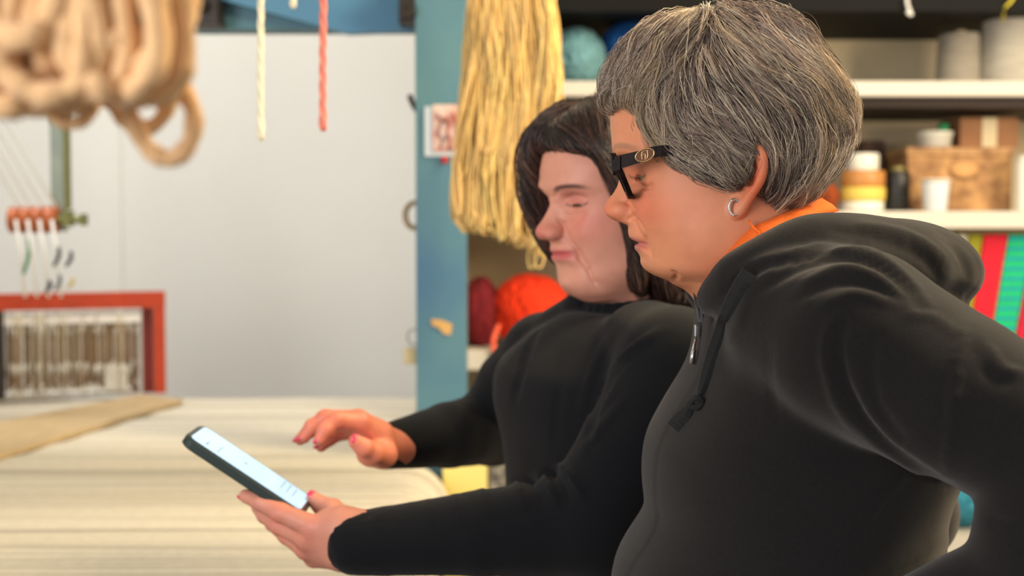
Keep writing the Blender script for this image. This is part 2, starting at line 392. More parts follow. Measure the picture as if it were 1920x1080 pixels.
# red heddle frame standing behind the batten
FR_, FL_ = W(290, 600, 3.66), W(-300, 600, 3.40)
dx = FR_-FL_; dx[2] = 0; Lf = np.linalg.norm(dx); dx /= Lf; dyy = np.array([-dx[1], dx[0], 0]); zt_, zb_ = W(300, 546, 3.66)[2], ZT+.018
def fb(mb, a0, a1, z0, z1, t0, t1, **k):
    O_ = FL_*[1, 1, 0]; vs = [O_+dx*a+dyy*t+np.array([0, 0, z]) for z in (z0, z1) for a, t in ((a0, t0), (a1, t0), (a1, t1), (a0, t1))]
    mb.add([tuple(v) for v in vs], [(0,3,2,1), (4,5,6,7), (0,1,5,4), (1,2,6,5), (2,3,7,6), (3,0,4,7)], **k)
hf = None
b = MB(); fb(b, 0, Lf+.028, zt_-.045, zt_, -.014, .014); hf = b.build('heddle_frame', M_red, loom, bevel=.002)
for a in (Lf, Lf-.86+.445): 
    b = MB(); fb(b, a-.004, a+.027, zb_, zt_-.046, -.014, .014); b.build('upright', M_red if a == Lf else M_dark, hf, bevel=.002)
b = MB(); fb(b, Lf-.034, Lf-.005, zb_, zt_-.047, .006, .020); b.build('inner_upright', mat('dark_red_wood', srgb(110, 30, 18), .5), hf)
b = MB(); fb(b, .05, Lf-.036, zt_-.082, zt_-.062, -.006, .004); b.build('heddle_bar', mat('white_bar', srgb(225, 218, 208), .5), hf)
b = MB(); fb(b, .05, Lf-.066, zb_+.010, zb_+.020, -.006, .004); b.build('heddle_bar', M_cord, hf)
M_hed = mat('heddle_cord', (1, 1, 1), .8, vcol=True)
b = MB(); rh = np.random.RandomState(4)
a = .33
while a < Lf-.036:
    t = rh.uniform(-.02, .03); O_ = FL_*[1, 1, 0]+dx*a+dyy*t; c = [srgb(190, 168, 120), srgb(205, 188, 150), srgb(150, 122, 78)][rh.randint(3)]
    b.tube([O_+[0, 0, zb_], O_+[rh.uniform(-.002, .002), 0, (zb_+zt_)/2], O_+[0, 0, zt_-.05]], .0013, 4, col=c)
    for zc_, hh in ((zt_-.100, .016), (zt_-.205, .018), (zb_+.02, .014)):
        if rh.rand() < .5: z0 = zc_+rh.uniform(-.008, .008); b.tube([O_+[0, -.003, z0-hh*rh.uniform(.4, 1)], O_+[0, -.003, z0+hh*rh.uniform(.4, 1)]], .0024, 4, col=srgb(225, 218, 200))
    a += rh.uniform(.0035, .0075)
b.build('heddles', M_hed, hf, kind='stuff')
M_brown = mat('brown_slat', srgb(122, 76, 46), .7, noise=(20, .3), stretch=(8, 8, 1))
a = .31; i = 0
while a < Lf-.055:
    b = MB(); fb(b, a, a+.018, zb_, zt_-.088, .034, .040); b.build('reed_slat', M_brown, hf); a += .0215
b = MB(); fb(b, Lf-.135, Lf-.075, zb_+.012, zb_+.085, -.012, -.009); b.build('white_cloth_strip', mat('white_rag', srgb(205, 198, 182), .8, noise=(90, .35)), hf)
# pulley set on its own pole
YU = 3.22
b = MB(); x0, x1 = W(94, 300, YU)[0], W(118, 300, YU)[0]; b.box((x0, YU, W(0, 434, YU)[2]), (x1, YU+.03, 2.32)); pole = b.build('pulley_pole', M_olive, loom)
b = MB(); b.box((x1+.0005, YU+.002, W(0, 392, YU)[2]), (x1+.010, YU+.028, 2.30)); b.build('pole_edge', M_brass, pole)
b = MB(); zc_ = W(0, 412, YU)[2]; b.tube([(W(28, 410, YU)[0], YU-.02, zc_), (W(158, 410, YU)[0], YU-.02, zc_)], .0085, 10); b.box((W(118, 0, YU)[0], YU-.032, zc_-.016), (W(134, 0, YU)[0], YU-.004, zc_+.022)); b.box((W(150, 0, YU)[0], YU-.034, zc_-.014), (W(160, 0, YU)[0], YU-.006, zc_+.014)); b.build('axle', M_brass, pole, bevel=.001)
for px in (36, 58, 80, 103):
    b = MB(); b.lathe((W(px, 410, YU)[0], YU-.02, zc_), [(.009, -.0125), (.031, -.0125), (.033, -.009), (.027, -.002), (.027, .002), (.033, .009), (.031, .0125), (.009, .0125)], 28, R=Matrix.Rotation(math.pi/2, 3, 'Y')); b.build('pulley', M_copper, pole)
for i, (px, t) in enumerate(((36, -60), (58, -30), (80, 4), (103, 40))):
    x = W(px, 0, YU)[0]; b = MB(); xt = W(px-105, 200, YU)[0]
    b.tube([(xt-.30, YU+.10, zc_+.75), (x, YU-.02, zc_+.029)], .0036, 6); b.tube([(x+.0*px, YU-.05, zc_), (x+.008, YU-.045, zc_-.08), (x+.012, YU-.03, W(0, 556, YU)[2])], .0042, 6); b.build('cord', M_cord, pole)
for px, y0, y1, c, r in ((48, 440, 515, srgb(66, 128, 84), .0045), (104, 462, 500, srgb(50, 52, 60), .005), (88, 525, 548, srgb(48, 50, 58), .005), (106, 515, 545, srgb(70, 72, 78), .004), (127, 470, 500, srgb(60, 62, 70), .005), (130, 520, 540, srgb(190, 165, 70), .004)):
    b = MB(); p0, p1 = W(px+6, y0, YU-.045), W(px-4, y1, YU-.045); b.tube(cr([p0, (p0+p1)/2+[.006, 0, 0], p1], 4), [r*.5, r*.8, r, r, r*1.1, r, r, r*.8, r*.5], 7); b.build('knot', mat('knot_%d' % px, c, .8), pole)
# a blue-grey cord and small hardware beside the post
# ------------------------------------------------------------------ things on the blue post
t = empty('postcard_sleeve', W(830, 245, 2.715), 'clear sleeve with a sketched red and white postcard pinned to the blue post', 'card')
M_plast = mat('clear_sleeve', srgb(205, 215, 218), .15, spec=.8)
M_card = mat('printed_card', srgb(226, 208, 196), .7, noise=(38, .5), col2=srgb(190, 110, 92))
a, c = W(796, 200, 2.718), W(872, 293, 2.718); b = MB(); b.box((a[0], 2.7155, c[2]), (c[0], 2.7195, a[2])); b.build('sleeve', M_plast, t)
a, c = W(811, 196, 2.714), W(862, 284, 2.714); b = MB(); b.box((a[0], 2.7125, c[2]), (c[0], 2.715, a[2])); cd = b.build('card', M_card, t)
M_inkr = mat('red_ink', srgb(176, 92, 78), .7); M_inkg = mat('grey_ink', srgb(120, 105, 110), .7)
b = MB(); b.tube([W(x, y, 2.712) for x, y in ((826,232),(836,220),(845,232),(838,248),(846,262),(840,280))], .0028, 5); b.tube([W(x, y, 2.712) for x, y in ((850,212),(858,240),(856,270),(846,282))], .004, 5); b.build('red_sketch_line', M_inkr, t)
b = MB(); b.tube([W(x, y, 2.7115) for x, y in ((820,214),(828,228),(822,250),(832,262),(826,278))], .0018, 5); b.tube([W(x, y, 2.7115) for x, y in ((834,222),(842,240),(836,262))], .0016, 5); b.build('grey_sketch_line', M_inkg, t)
b = MB(); p = W(833, 300, 2.714); b.lathe(tuple(p), [(.0, -.004), (.007, -.003), (.008, .003), (.0, .006)], 12, R=Matrix.Rotation(math.pi/2, 3, 'X')); b.build('pin', mat('red_pin', srgb(180, 40, 50), .4), t)
b = MB(); q = [W(x, y, 2.717) for x, y in ((808,598),(828,600),(848,608),(845,628),(832,626),(822,614),(810,610))]; b.add([tuple(p) for p in q]+[(p[0], 2.7195, p[2]) for p in q], [tuple(range(6, -1, -1)), tuple(range(7, 14))]+[(i, (i+1) % 7, 7+(i+1) % 7, 7+i) for i in range(7)])
tag(b.build('tape_scrap', mat('tan_tape', srgb(205, 160, 95), .7)), 'torn tan tape scrap stuck low on the blue post', 'tape')
b = MB(); b.tube(cr([W(790, 212, 2.75), W(780, 205, 2.745), W(772, 190, 2.74), W(768, 178, 2.74)], 5), .006, 8); tag(b.build('hook', M_dark), 'dark metal hook on the left edge of the blue post', 'hook')
b = MB(); rc = W(778, 404, 2.76); b.tube([rc+np.array([.020*math.cos(a), 0, .026*math.sin(a)]) for a in np.linspace(0, 2*math.pi, 25)[:-1]], .0062, 10, closed=True); tag(b.build('tape_roll', mat('tan_roll', srgb(176, 152, 115), .7, noise=(30, .3))), 'tan ring hanging behind the left edge of the blue post', 'ring')
b = MB(); rc = W(776, 632, 2.74); b.tube([rc+np.array([.013*math.cos(a), 0, .016*math.sin(a)]) for a in np.linspace(0, 2*math.pi, 21)[:-1]], .0012, 6, closed=True); tag(b.build('wire_ring', M_steelw if 'M_steelw' in globals() else M_dark), 'thin wire ring low on the left edge of the blue post', 'ring')
b = MB(); c = W(766, 668, 2.74); b.box((c[0]-.010, 2.73, c[2]-.016), (pl_-.0005, 2.765, c[2]+.016)); tag(b.build('switch_block', mat('beige_plastic', srgb(196, 180, 140), .6), bevel=.003), 'small beige block on the lower left edge of the blue post', 'block')
# ------------------------------------------------------------------ cords and hanks hanging in front
M_cream = mat('cream_yarn', srgb(240, 230, 200), .9, noise=(200, .1), bump=(500, .3)); M_redy = mat('red_yarn', srgb(242, 140, 122), .9, noise=(200, .2), bump=(500, .6))
def PZ(px, py, z):
    p = W(px, py, 1.0)-np.array([0, 0, CAMZ]); p = p*((z-CAMZ)/p[2]); return p+np.array([0, 0, CAMZ])
def hang(name, px, y1, m, label, Y=1.98, r=.0035, n=3, tail=1.3):
    b = MB()
    for k in range(n):
        ph = k*2*math.pi/n; z0 = 2.145; z1 = W(px, y1, Y)[2]; x = W(px, 100, Y)[0]; pts = []
        for i in range(60):
            s = i/59; z = z0+(z1-z0)*s; pts.append((x+.8*r*math.cos(ph+s*42)+.002*math.sin(s*5), Y+.8*r*math.sin(ph+s*42), z))
        b.tube(pts, [r*.75]*56+[r*.9, r*tail*.8, r*tail*.8, r*.5], 6)
    tag(b.build(name, m), label, 'yarn', None)
hang('yarn_end', 490, 264, M_cream, 'cream yarn end hanging against the white wall, longest of the hanging ends', Y=1.98)
hang('yarn_end', 607, 246, M_redy, 'red yarn end hanging against the white wall', Y=1.98, r=.0038)
hang('yarn_end', 553, 16, M_cream, 'short cream yarn end just showing under the blue crossbeam', Y=1.98, r=.003)
# cream hank beside the post
M_hank = mat('golden_cream_yarn', (1, 1, 1), .85, vcol=True, noise=(150, .12), bump=(400, .5), spec=.2)
hank = empty('yarn_hank', (W(950, 200, 2.40)[0], 2.40, W(950, 0, 2.4)[2]), 'long cream yarn hank hanging beside the blue post', 'yarn'); rg = np.random.RandomState(9)
prof_l = lambda y: np.interp(y, [-180, 0, 150, 300, 380, 420, 450], [905, 882, 872, 856, 850, 858, 870]); prof_r = lambda y: np.interp(y, [-180, 0, 100, 170, 300, 400, 450, 500], [1010, 1035, 1046, 1050, 1038, 1034, 1030, 1025])
b = MB(); loops = []
for i in range(400):
    u0 = rg.rand(); Yd = 2.36+.09*rg.rand()**1.0; ph = rg.rand()*6.28; am = rg.uniform(3, 9)
    bot = np.interp(u0, [0, .15, .45, .6, .75, 1], [425, 425, 440, 450, 462, 480])-rg.rand()**2*150*(i > 30)+rg.uniform(-6, 14); wv = rg.uniform(.03, .09)
    if i in (3, 7): u0, bot, wv = .42+.02*(i == 7), 446, .09
    if i in (12, 15): u0, bot, wv = .86, 503, .10
    def pt(y, du, k):
        u = min(max(u0+du, 0), 1); x = prof_l(y)*(1-u)+prof_r(y)*u+am*math.sin(y*.018+ph+k); return W(x, y, Yd+.006*math.sin(y*.03+ph*2+k))
    L_ = [pt(y, -wv/2*np.clip((y+180)/420, .25, 1), 0) for y in np.linspace(-178, bot-16, 11)]; R_ = [pt(y, wv/2*np.clip((y+180)/420, .25, 1), .8) for y in np.linspace(bot-16, -178, 11)]; mdl = (pt(bot, 0, .4)); 
    c = np.array(srgb(246, 206, 132))*rg.uniform(.78, 1.1); c = c*(np.array([1, 1, 1]) if rg.rand() < .7 else np.array([1.0, 1.02, 1.15]))
    b.tube(cr(L_+[mdl]+R_, 2), .0021, 4, col=tuple(np.clip(c, 0, .9)))
b.build('yarn_loops', M_hank, hank, kind='stuff')
b = MB(); zt0 = W(950, -178, 2.4)[2]; xh = W(957, -178, 2.4)[0]; b.tube([(xh-.06, 2.40, zt0-.003), (xh+.06, 2.40, zt0-.003)], .030, 12); b.tube([(xh, 2.40, zt0), (pr_-.03, 2.42, 2.135)], .004, 6); b.build('tie', M_cream, hank)
# chunky rope hank close to the camera, upper left
M_rope = mat('chunky_cream_rope', srgb(238, 190, 136), .9, noise=(120, .15), bump=(260, .7), sheen=.3)
rope = empty('rope_hank', (W(120, 0, .58)[0], .58, W(120, 0, .58)[2]), 'bunch of chunky cream rope hanging close to the camera', 'rope')
def rope_loop(pts, r, Y=None, n=9, closed=False):
    r = r*.80; P = cr([W(p[0], p[1], (p[2] if len(p) > 2 else Y)*.76) for p in pts], 6, closed=closed); b = MB(); m = len(P); rs2 = [r*(1+.10*math.sin(i*.9+pts[0][0])+.06*math.sin(i*2.3)) for i in range(m)]
    b.tube(P, rs2, n, closed=closed); b.build('rope_loop', M_rope, rope)
rope_loop([(330,-60,.80),(348,40,.79),(330,120,.78),(345,170,.775),(364,215,.77),(356,268,.77),(322,298,.77),(280,280,.77),(248,225,.77),(236,180,.775),(250,120,.78),(280,40,.78),(290,-60,.8)], .0052)
rope_loop([(330,-60,.82),(334,60,.82),(330,140,.82),(318,195,.82),(288,236,.82),(250,236,.82),(218,205,.82),(206,170,.82),(226,100,.82),(250,0,.82),(250,-60,.82)], .0046)
rope_loop([(362,-60,.77),(352,30,.77),(335,90,.77),(318,130,.775),(262,158,.78),(200,170,.78),(120,160,.78),(40,176,.78),(-40,170,.78)], .0056)
rope_loop([(90,150,.79),(84,196,.79),(110,224,.79),(140,231,.79),(168,214,.79),(178,180,.79),(180,130,.79)], .0040)
rr_ = np.random.RandomState(17)
for i in range(84):
    d = .70+.18*rr_.rand(); xo = rr_.uniform(-60, 290); bt = min(205, 200-.0016*max(xo-140, 0)**1.9/1.0)-rr_.rand()**1.5*150; wd = rr_.uniform(60, 210)
    ys0 = -70
    pts = [(xo-wd*.3, ys0, d), (xo-wd*.5+rr_.uniform(-12, 12), bt-70, d+.01*rr_.randn()), (xo-wd*.28, bt-14, d), (xo, bt, d+.008*rr_.randn()), (xo+wd*.28, bt-18, d), (min(xo+wd*.5, 338)+rr_.uniform(-10, 10), bt-75, d), (min(xo+wd*.35, 345), ys0, d)]
    rope_loop(pts, rr_.uniform(.0058, .0080), n=8)
for i in range(10):
    d = .72+.12*rr_.rand(); y = rr_.uniform(20, 185); rope_loop([(-80, y+rr_.uniform(-20, 20), d), (20, y, d), (90, y+rr_.uniform(-8, 14), d), (170, y-rr_.uniform(0, 20), d), (230+rr_.uniform(-20, 30), y-40, d), (260, -60, d)], .0058, n=8)
b = MB(); b.tube([W(120, -60, .6), W(120, -60, .6)+np.array([0, .0, .10]), (-.40, 1.15, 2.14)], .008, 8); b.tube([W(-60, -62, .6), W(340, -62, .6)], .012, 12); b.build('hanging_tie', M_rope, rope)
# ------------------------------------------------------------------ shelving on the right
YS = 3.1; xs0 = W(862, 400, YS)[0]; xs1 = 1.75
M_shelf = mat('white_shelf_board', srgb(205, 198, 184), .6); M_shelfshade = mat('shelf_underside_shade', srgb(52, 38, 32), .7); 
unit = empty('shelving_unit', (.8, YS, 0), 'wide storage shelving with white boards and cream back panel', 'shelf')
b = MB(); b.box((xs0, 3.60, .05), (xs1, 3.63, 2.4)); b.build('back_panel', M_tan, unit)
def board(py0, py1, name='shelf_board', x0=xs0, m=M_shelf, yb=3.60):
    z1, z0 = W(0, py0, YS)[2], W(0, py1, YS)[2]; b = MB(); b.box((x0, YS, z0), (xs1, yb, z1)); b.build(name, m, unit, bevel=.003); return z1
zU = board(152, 180); zM = board(396, 428); zL = board(658, 694, m=M_shelf)
b = MB(); z = W(0, 180, YS)[2]; b.box((xs0, 3.14, z-.022), (xs1, 3.60, z-.001)); b.build('underside_shade', M_shelfshade, unit)  # dark slab standing in for the shade under the top shelf
b = MB(); z = W(0, 21, YS)[2]; b.box((xs0, YS+.0, z), (xs1, 3.60, z+.16)); b.build('top_board', mat('black_board', srgb(14, 13, 12), .7, spec=.2), unit)
b = MB(); b.box((xs0-.02, YS, 0), (xs0-.001, 3.63, 2.4)); b.build('side_panel', M_shelf, unit)
b = MB(); b.box((xs1+.001, YS, 0), (xs1+.02, 3.63, 2.4)); b.build('side_panel', M_shelf, unit)
zB = .75; b = MB(); b.box((xs0, YS, zB-.04), (xs1, 3.60, zB)); b.build('shelf_board', M_shelf, unit)
b = MB(); b.box((W(1300, 0, YS)[0], YS+.02, zB+.001), (W(1300, 0, YS)[0]+.02, 3.6, zM-.045)); b.build('divider', M_shelf, unit)
def yarn_skein(cx, cy, zb, rx, ry, rz, n, r, m, name, label, seed, group=None):
    """bundle of yarn: many wavy loops round a soft body, sitting on zb"""
    v = Vol((cx-rx-.02, cy-ry-.02, zb-.001), (cx+rx+.02, cy+ry+.02, zb+2*rz+.02), max(rx, rz)/14)
    v.ell((cx, cy, zb+rz), (rx*.93, ry*.93, rz*.95), .01); V, Q = v.nets(); o = link(name, npmesh(name, V, Q), m); tag(o, label, 'yarn', group)
    rd = np.random.RandomState(seed); b = MB()
    for i in range(n):
        ax = rd.normal(size=3)*[1, .6, .5]; ax /= np.linalg.norm(ax); e1 = np.cross(ax, [.3, .2, 1]); e1 /= np.linalg.norm(e1); e2 = np.cross(ax, e1); off = ax*rd.uniform(-.75, .75); k = math.sqrt(max(.05, 1-off@off)); pts = []
        for j in range(26):
            a = 2*math.pi*j/26; p = off+k*(e1*math.cos(a)+e2*math.sin(a)); p = p*(1+.04*math.sin(5*a+i)); pts.append((cx+p[0]*rx, cy+p[1]*ry, max(zb+r, zb+rz+p[2]*rz)))
        b.tube(pts, r, 5, closed=True)
    b.build('yarn_strand', m, o, kind='stuff'); return o
def ym(n, c, am=.45): return mat(n, c, .9, noise=(60, am), bump=(200, .8))
c = W(905, 590, 3.2); yarn_skein(c[0]-.005, 3.24, zL, .042, .09, .081, 60, .005, ym('maroon_yarn', srgb(130, 22, 32)), 'yarn_skein', 'dark maroon yarn skein on the shelf right of the blue post', 31)
c = W(985, 590, 3.2); yarn_skein(c[0]+.012, 3.24, zL, .092, .10, .084, 90, .006, ym('orange_yarn', srgb(252, 62, 18), .3), 'yarn_skein', 'bright orange-red yarn skein behind the sweater shoulder', 32)
o_ = W(930, 640, 3.12); b = MB(); b.tube(cr([W(935, 610, 3.14), W(925, 640, 3.10), W(930, 668, 3.09), W(945, 676, 3.09), W(950, 640, 3.12)], 5), .006, 8); b.build('yarn_end', ym('orange_yarn_end', srgb(250, 105, 75), .2), bpy.data.objects['yarn_skein.001'])
yarn_skein(W(1085, 110, 3.2)[0]-.004, 3.26, zU, .066, .10, .069, 70, .006, ym('teal_grey_yarn', srgb(120, 170, 178), .4), 'yarn_skein', 'pale teal yarn skein on the top shelf next to the cream hank', 33)
yarn_skein(W(1180, 100, 3.2)[0]+.035, 3.32, zU, .10, .12, .083, 80, .006, ym('blue_yarn', srgb(24, 92, 165), .4), 'yarn_skein', 'deep blue yarn skein on the top shelf behind the grey hair', 34)
# grey yarn cones
def cone_yarn(px, py0, Y, rpx, label, m):
    x = W(px, 100, Y)[0]; R = rpx/F*Y; z1 = W(px, py0, Y)[2]; H = z1-zU; rd = np.random.RandomState(px); pr = [(.01, .0), (R*.96, 0)]
    for i in range(46): t = i/45; pr.append((R*(1-.10*t)*(1+(.012 if i % 2 else -.004)), .004+(H-.012)*t))
    pr += [(R*.80, H-.003), (R*.25, H)]
    b = MB(); b.lathe((x, Y, zU), pr, 30); o = b.build('yarn_cone', m, None); tag(o, label, 'yarn', 'grey yarn cones on the top shelf'); b = MB(); b.lathe((x, Y, zU+H), [(.012, -.02), (.014, .004), (.008, .006)], 14); b.build('core', M_tan, o)
M_gy = mat('grey_yarn_wound', srgb(168, 158, 142), .9, noise=(20, .25), stretch=(1, 1, 8), bump=(300, .7))
cone_yarn(1800, 62, 3.30, 44, 'smaller grey yarn cone on the top shelf', M_gy); cone_yarn(1896, 14, 3.26, 56, 'larger grey yarn cone at the right end of the top shelf', mat('pale_grey_yarn', srgb(196, 188, 172), .9, noise=(20, .25), stretch=(1, 1, 8), bump=(300, .7)))
b = MB(); b.tube(cr([W(1700, -10, 3.09), W(1702, 10, 3.085), W(1709, 28, 3.085), W(1700, 22, 3.085)], 5), .004, 8); tag(b.build('wire_hook', M_cord), 'white wire hook hanging from the black board above the grey cones', 'hook')
b = MB(); b.tube(cr([W(1905, -20, 3.09), W(1898, 0, 3.09), W(1884, 16, 3.10), W(1880, 40, 3.18)], 5), .003, 8); tag(b.build('yarn_end', mat('yellow_yarn', srgb(215, 195, 60), .8)), 'yellow yarn end hanging from the black board', 'yarn')
# things on the middle shelf
def jar(px0, px1, py0, Y, bands, name, label, cat, lid=None, taper=0):
    x = (W(px0, 300, Y)[0]+W(px1, 300, Y)[0])/2; R = (W(px1, 300, Y)[0]-W(px0, 300, Y)[0])/2; ztop = W(px0, py0, Y)[2]; H = ztop-zM
    t = empty(name, (x, Y, zM), label, cat)
    for nm, f0, f1, k0, k1, m in bands:
        b = MB(); h = min(.004, H*(f1-f0)*.2); r0, r1 = R*k0, R*k1; b.lathe((x, Y, zM+H*f0), [(r0*.7, .0002), (r0*.96, .0004), (r0, h), (r1, H*(f1-f0)-h), (r1*.96, H*(f1-f0)-.0003), (r1*.7, H*(f1-f0)-.0002)], 28); b.build(nm, m, t)
    return t
M_w = mat('white_plastic', srgb(226, 222, 208), .4); M_y = mat('yellow_label', srgb(222, 192, 88), .6); M_or = mat('amber_jar', srgb(190, 130, 68), .4); M_bk = mat('black_plastic', srgb(24, 23, 22), .4)
jar(1577, 1660, 288, 3.22, [('base', 0, .18, .94, .94, M_w), ('label_band', .18, .42, 1, 1, M_y), ('body', .42, .70, .98, .98, M_or), ('lid', .70, 1, .70, .70, M_w)], 'jar', 'amber jar with yellow band and white lid on the middle shelf', 'jar')
jar(1660, 1706, 312, 3.24, [('body', 0, .88, 1, 1, M_bk), ('cap', .88, 1, .6, .6, mat('dull_gold_cap', srgb(130, 118, 72), .4, metal=.5))], 'bottle', 'black bottle with dull gold cap beside the amber jar', 'bottle')
jar(1728, 1782, 336, 3.16, [('cup_wall', 0, .93, .78, .96, mat('pale_blue_white', srgb(206, 210, 212), .5)), ('cup_rim', .93, 1, 1.04, 1.04, M_w)], 'cup', 'small white cup in front of the speckled box', 'cup')
jar(1904, 1940, 292, 3.18, [('body', 0, .9, 1, 1, M_w), ('cap', .9, 1, .8, .8, M_w)], 'jar', 'white jar cut off by the right edge of the photo', 'jar')
M_cork = mat('speckled_cork', srgb(196, 150, 98), .85, noise=(28, .5), col2=srgb(120, 84, 56), bump=(60, .5))
t = empty('box', (W(1800, 300, 3.3)[0], 3.3, zM), 'large speckled cork-patterned box on the middle shelf', 'box')
x0, x1 = W(1702, 300, 3.24)[0], W(1898, 300, 3.24)[0]; zt2 = W(1800, 292, 3.24)[2]; zt3 = W(1800, 276, 3.24)[2]
b = MB(); b.box((x0, 3.24, zM+.0005), (x1, 3.46, zt2)); b.build('box_body', M_cork, t, bevel=.004)
b = MB(); b.box((x0-.003, 3.236, zt2+.0005), (x1+.003, 3.463, zt3)); b.build('box_lid', mat('cork_lid', srgb(205, 160, 108), .85, noise=(28, .4), col2=srgb(130, 92, 62)), t, bevel=.003)
b = MB(); rr2 = W(1808, 318, 3.23); b.lathe((rr2[0], 3.2335, rr2[2]), [(.0, 0), (.034, 0), (.034, .003), (.0, .003)], 26, R=Matrix.Rotation(math.pi/2, 3, 'X')@Matrix.Diagonal((1, .6, 1))); b.build('box_label', mat('plain_cork', srgb(205, 155, 100), .8), t)
x0, x1 = W(1792, 300, 3.3)[0], W(1900, 300, 3.3)[0]; zt4 = W(1800, 222, 3.3)[2]
b = MB(); b.box((x0, 3.27, zt3+.001), (x1, 3.44, zt4)); tb = b.build('box', mat('brown_cardboard', srgb(160, 112, 76), .85, noise=(18, .2)), bevel=.003); tag(tb, 'plain brown cardboard box stacked on the speckled box', 'box')
b = MB(); b.box(((x0+x1)/2-.018, 3.2685, zt3+.002), ((x0+x1)/2+.018, 3.2695, zt4-.001)); b.build('tape_strip', M_tan, tb)
t = empty('tub', (W(1752, 260, 3.28)[0], 3.28, zt3), 'white tub with a small green cap on the speckled box', 'tub')
b = MB(); x = W(1752, 260, 3.28)[0]; R = W(1784, 260, 3.28)[0]-x; b.lathe((x, 3.28, zt3+.001), [(R*.8, 0), (R*.93, .001), (R, .030), (R*1.05, .031), (R*1.05, .038), (R*.5, .040)], 26); b.build('tub_body', M_w, t)
b = MB(); b.lathe((x+.021, 3.28, zt3+.0412), [(.013, 0), (.014, .004), (.013, .017), (.006, .019)], 18); b.build('tub_cap', mat('green_cap', srgb(30, 130, 78), .4), t)
yarn_skein(W(1553, 366, 3.22)[0], 3.24, zM, .025, .05, .034, 30, .004, ym('rust_yarn', srgb(165, 72, 25)), 'yarn_skein', 'small rust-brown yarn ball on the middle shelf behind the neck', 41)
b = MB(); b.box((W(1625, 240, 3.4)[0], 3.42, zM+.0005), (W(1664, 240, 3.4)[0], 3.54, W(0, 262, 3.4)[2])); tag(b.build('box', mat('dark_brown_box', srgb(80, 58, 44), .8), bevel=.003), 'dark brown box in shade left of the speckled box', 'box')
# fabric bolts leaning under the middle shelf
def bolt(px_t0, px_t1, px_b0, px_b1, pyb, m, label, name='fabric_bolt', stripes=None, Y=3.16, d=.20):
    zt_ = zM-.05; py_t = 440
    q = [W(px_t0, py_t, Y), W(px_t1, py_t, Y), W(px_b1, pyb, Y), W(px_b0, pyb, Y)]
    sl = [(q[3]-q[0])/(q[3][2]-q[0][2]), (q[2]-q[1])/(q[2][2]-q[1][2])]; Z0 = zL+.002
    q[3] = q[0]+sl[0]*(Z0-q[0][2]); q[2] = q[1]+sl[1]*(Z0-q[1][2])
    b = MB(); b.add([tuple(p) for p in q]+[(p[0], Y+d, p[2]) for p in q], [(0,3,2,1), (4,5,6,7), (0,1,5,4), (1,2,6,5), (2,3,7,6), (3,0,4,7)])
    o = b.build(name, m, None, bevel=.003); tag(o, label, 'fabric', 'folded fabrics below the middle shelf')
    if stripes:
        for k in range(11):
            f0 = .02+k*.088; f1 = f0+.034; a0, a1, c1, c0 = (q[0]+(q[3]-q[0])*f0, q[1]+(q[2]-q[1])*f0, q[1]+(q[2]-q[1])*f1, q[0]+(q[3]-q[0])*f1)
            b = MB(); b.add([tuple(p+np.array([0, e, 0])) for e in (-.0012, .001) for p in (a0, a1, c1, c0)], [(0,3,2,1), (4,5,6,7), (0,1,5,4), (1,2,6,5), (2,3,7,6), (3,0,4,7)]); b.build('stripe', stripes, o)
def fm(n, c): return mat(n, c, .85, noise=(90, .15), bump=(200, .3))
bolt(1797, 1815, 1772, 1790, 640, fm('cream_fabric', srgb(196, 190, 165)), 'thin cream folded fabric, leftmost under the middle shelf')
bolt(1818, 1843, 1791, 1815, 640, fm('olive_fabric', srgb(150, 145, 30)), 'olive-yellow folded fabric between the cream and red ones')
bolt(1846, 1890, 1817, 1856, 640, fm('red_fabric', srgb(215, 24, 48)), 'bright red folded fabric left of the green striped one')
bolt(1892, 1940, 1858, 1900, 640, fm('green_fabric', srgb(20, 190, 110)), 'green folded fabric with blue stripes', stripes=fm('blue_stripe', srgb(20, 150, 170)))
bolt(1944, 1985, 1903, 1945, 640, fm('crimson_fabric', srgb(196, 24, 58)), 'crimson folded fabric at the right edge of the photo')
bolt(1735, 1790, 1722, 1768, 640, fm('gap_shade', srgb(38, 32, 30)), 'near-black slab standing in for the shaded gap beside the cream fabric')  # near-black slab paints the shade of the gap between the fabrics
# low things seen between the arms
M_yel = mat('pale_yellow_board', srgb(238, 220, 130), .6, noise=(5, .08))
b = MB(); a, c = W(830, 850, 2.692), W(913, 850, 2.69); b.box((a[0], 2.692, .0), (c[0], 2.710, W(860, 850, 2.69)[2])); tag(b.build('panel_board', M_yel, bevel=.002), 'pale yellow board standing between the loom and the shelving', 'board')
M_pat = mat('blue_grey_patterned_cloth', srgb(190, 180, 160), .9, noise=(70, .6), col2=srgb(70, 76, 88))
b = MB(); a, c = W(916, 850, 3.02), W(975, 850, 3.02); x0, x1 = a[0], c[0]
for k in range(4): z = zB+.001+k*.046; b2 = MB(); b2.box((x0+.002*(k % 2), 3.12, z), (x1+.04, 3.42, z+.044)); tag(b2.build('folded_cloth', (M_pat if k > 1 else fm('tan_cloth%d' % k, srgb(206, 186, 150))), bevel=.008), ['lowest tan folded cloth in the stack behind the elbow gap', 'second tan folded cloth from the bottom of the stack', 'blue-grey patterned folded cloth on the tan ones', 'blue-grey patterned folded cloth on top of the stack'][k], 'cloth', 'folded cloths on the low shelf')
yarn_skein(W(1800, 955, 3.2)[0], 3.26, zB, .11, .12, .075, 80, .006, ym('teal_yarn', srgb(60, 150, 175), .4), 'yarn_skein', 'teal yarn skein on the low shelf under the bent elbow', 42)
yarn_skein(W(1870, 1000, 3.2)[0]+.115, 3.26, zB, .08, .10, .06, 60, .006, ym('grey_blue_yarn', srgb(150, 165, 175), .4), 'yarn_skein', 'grey-blue yarn skein beside the teal one on the low shelf', 43)
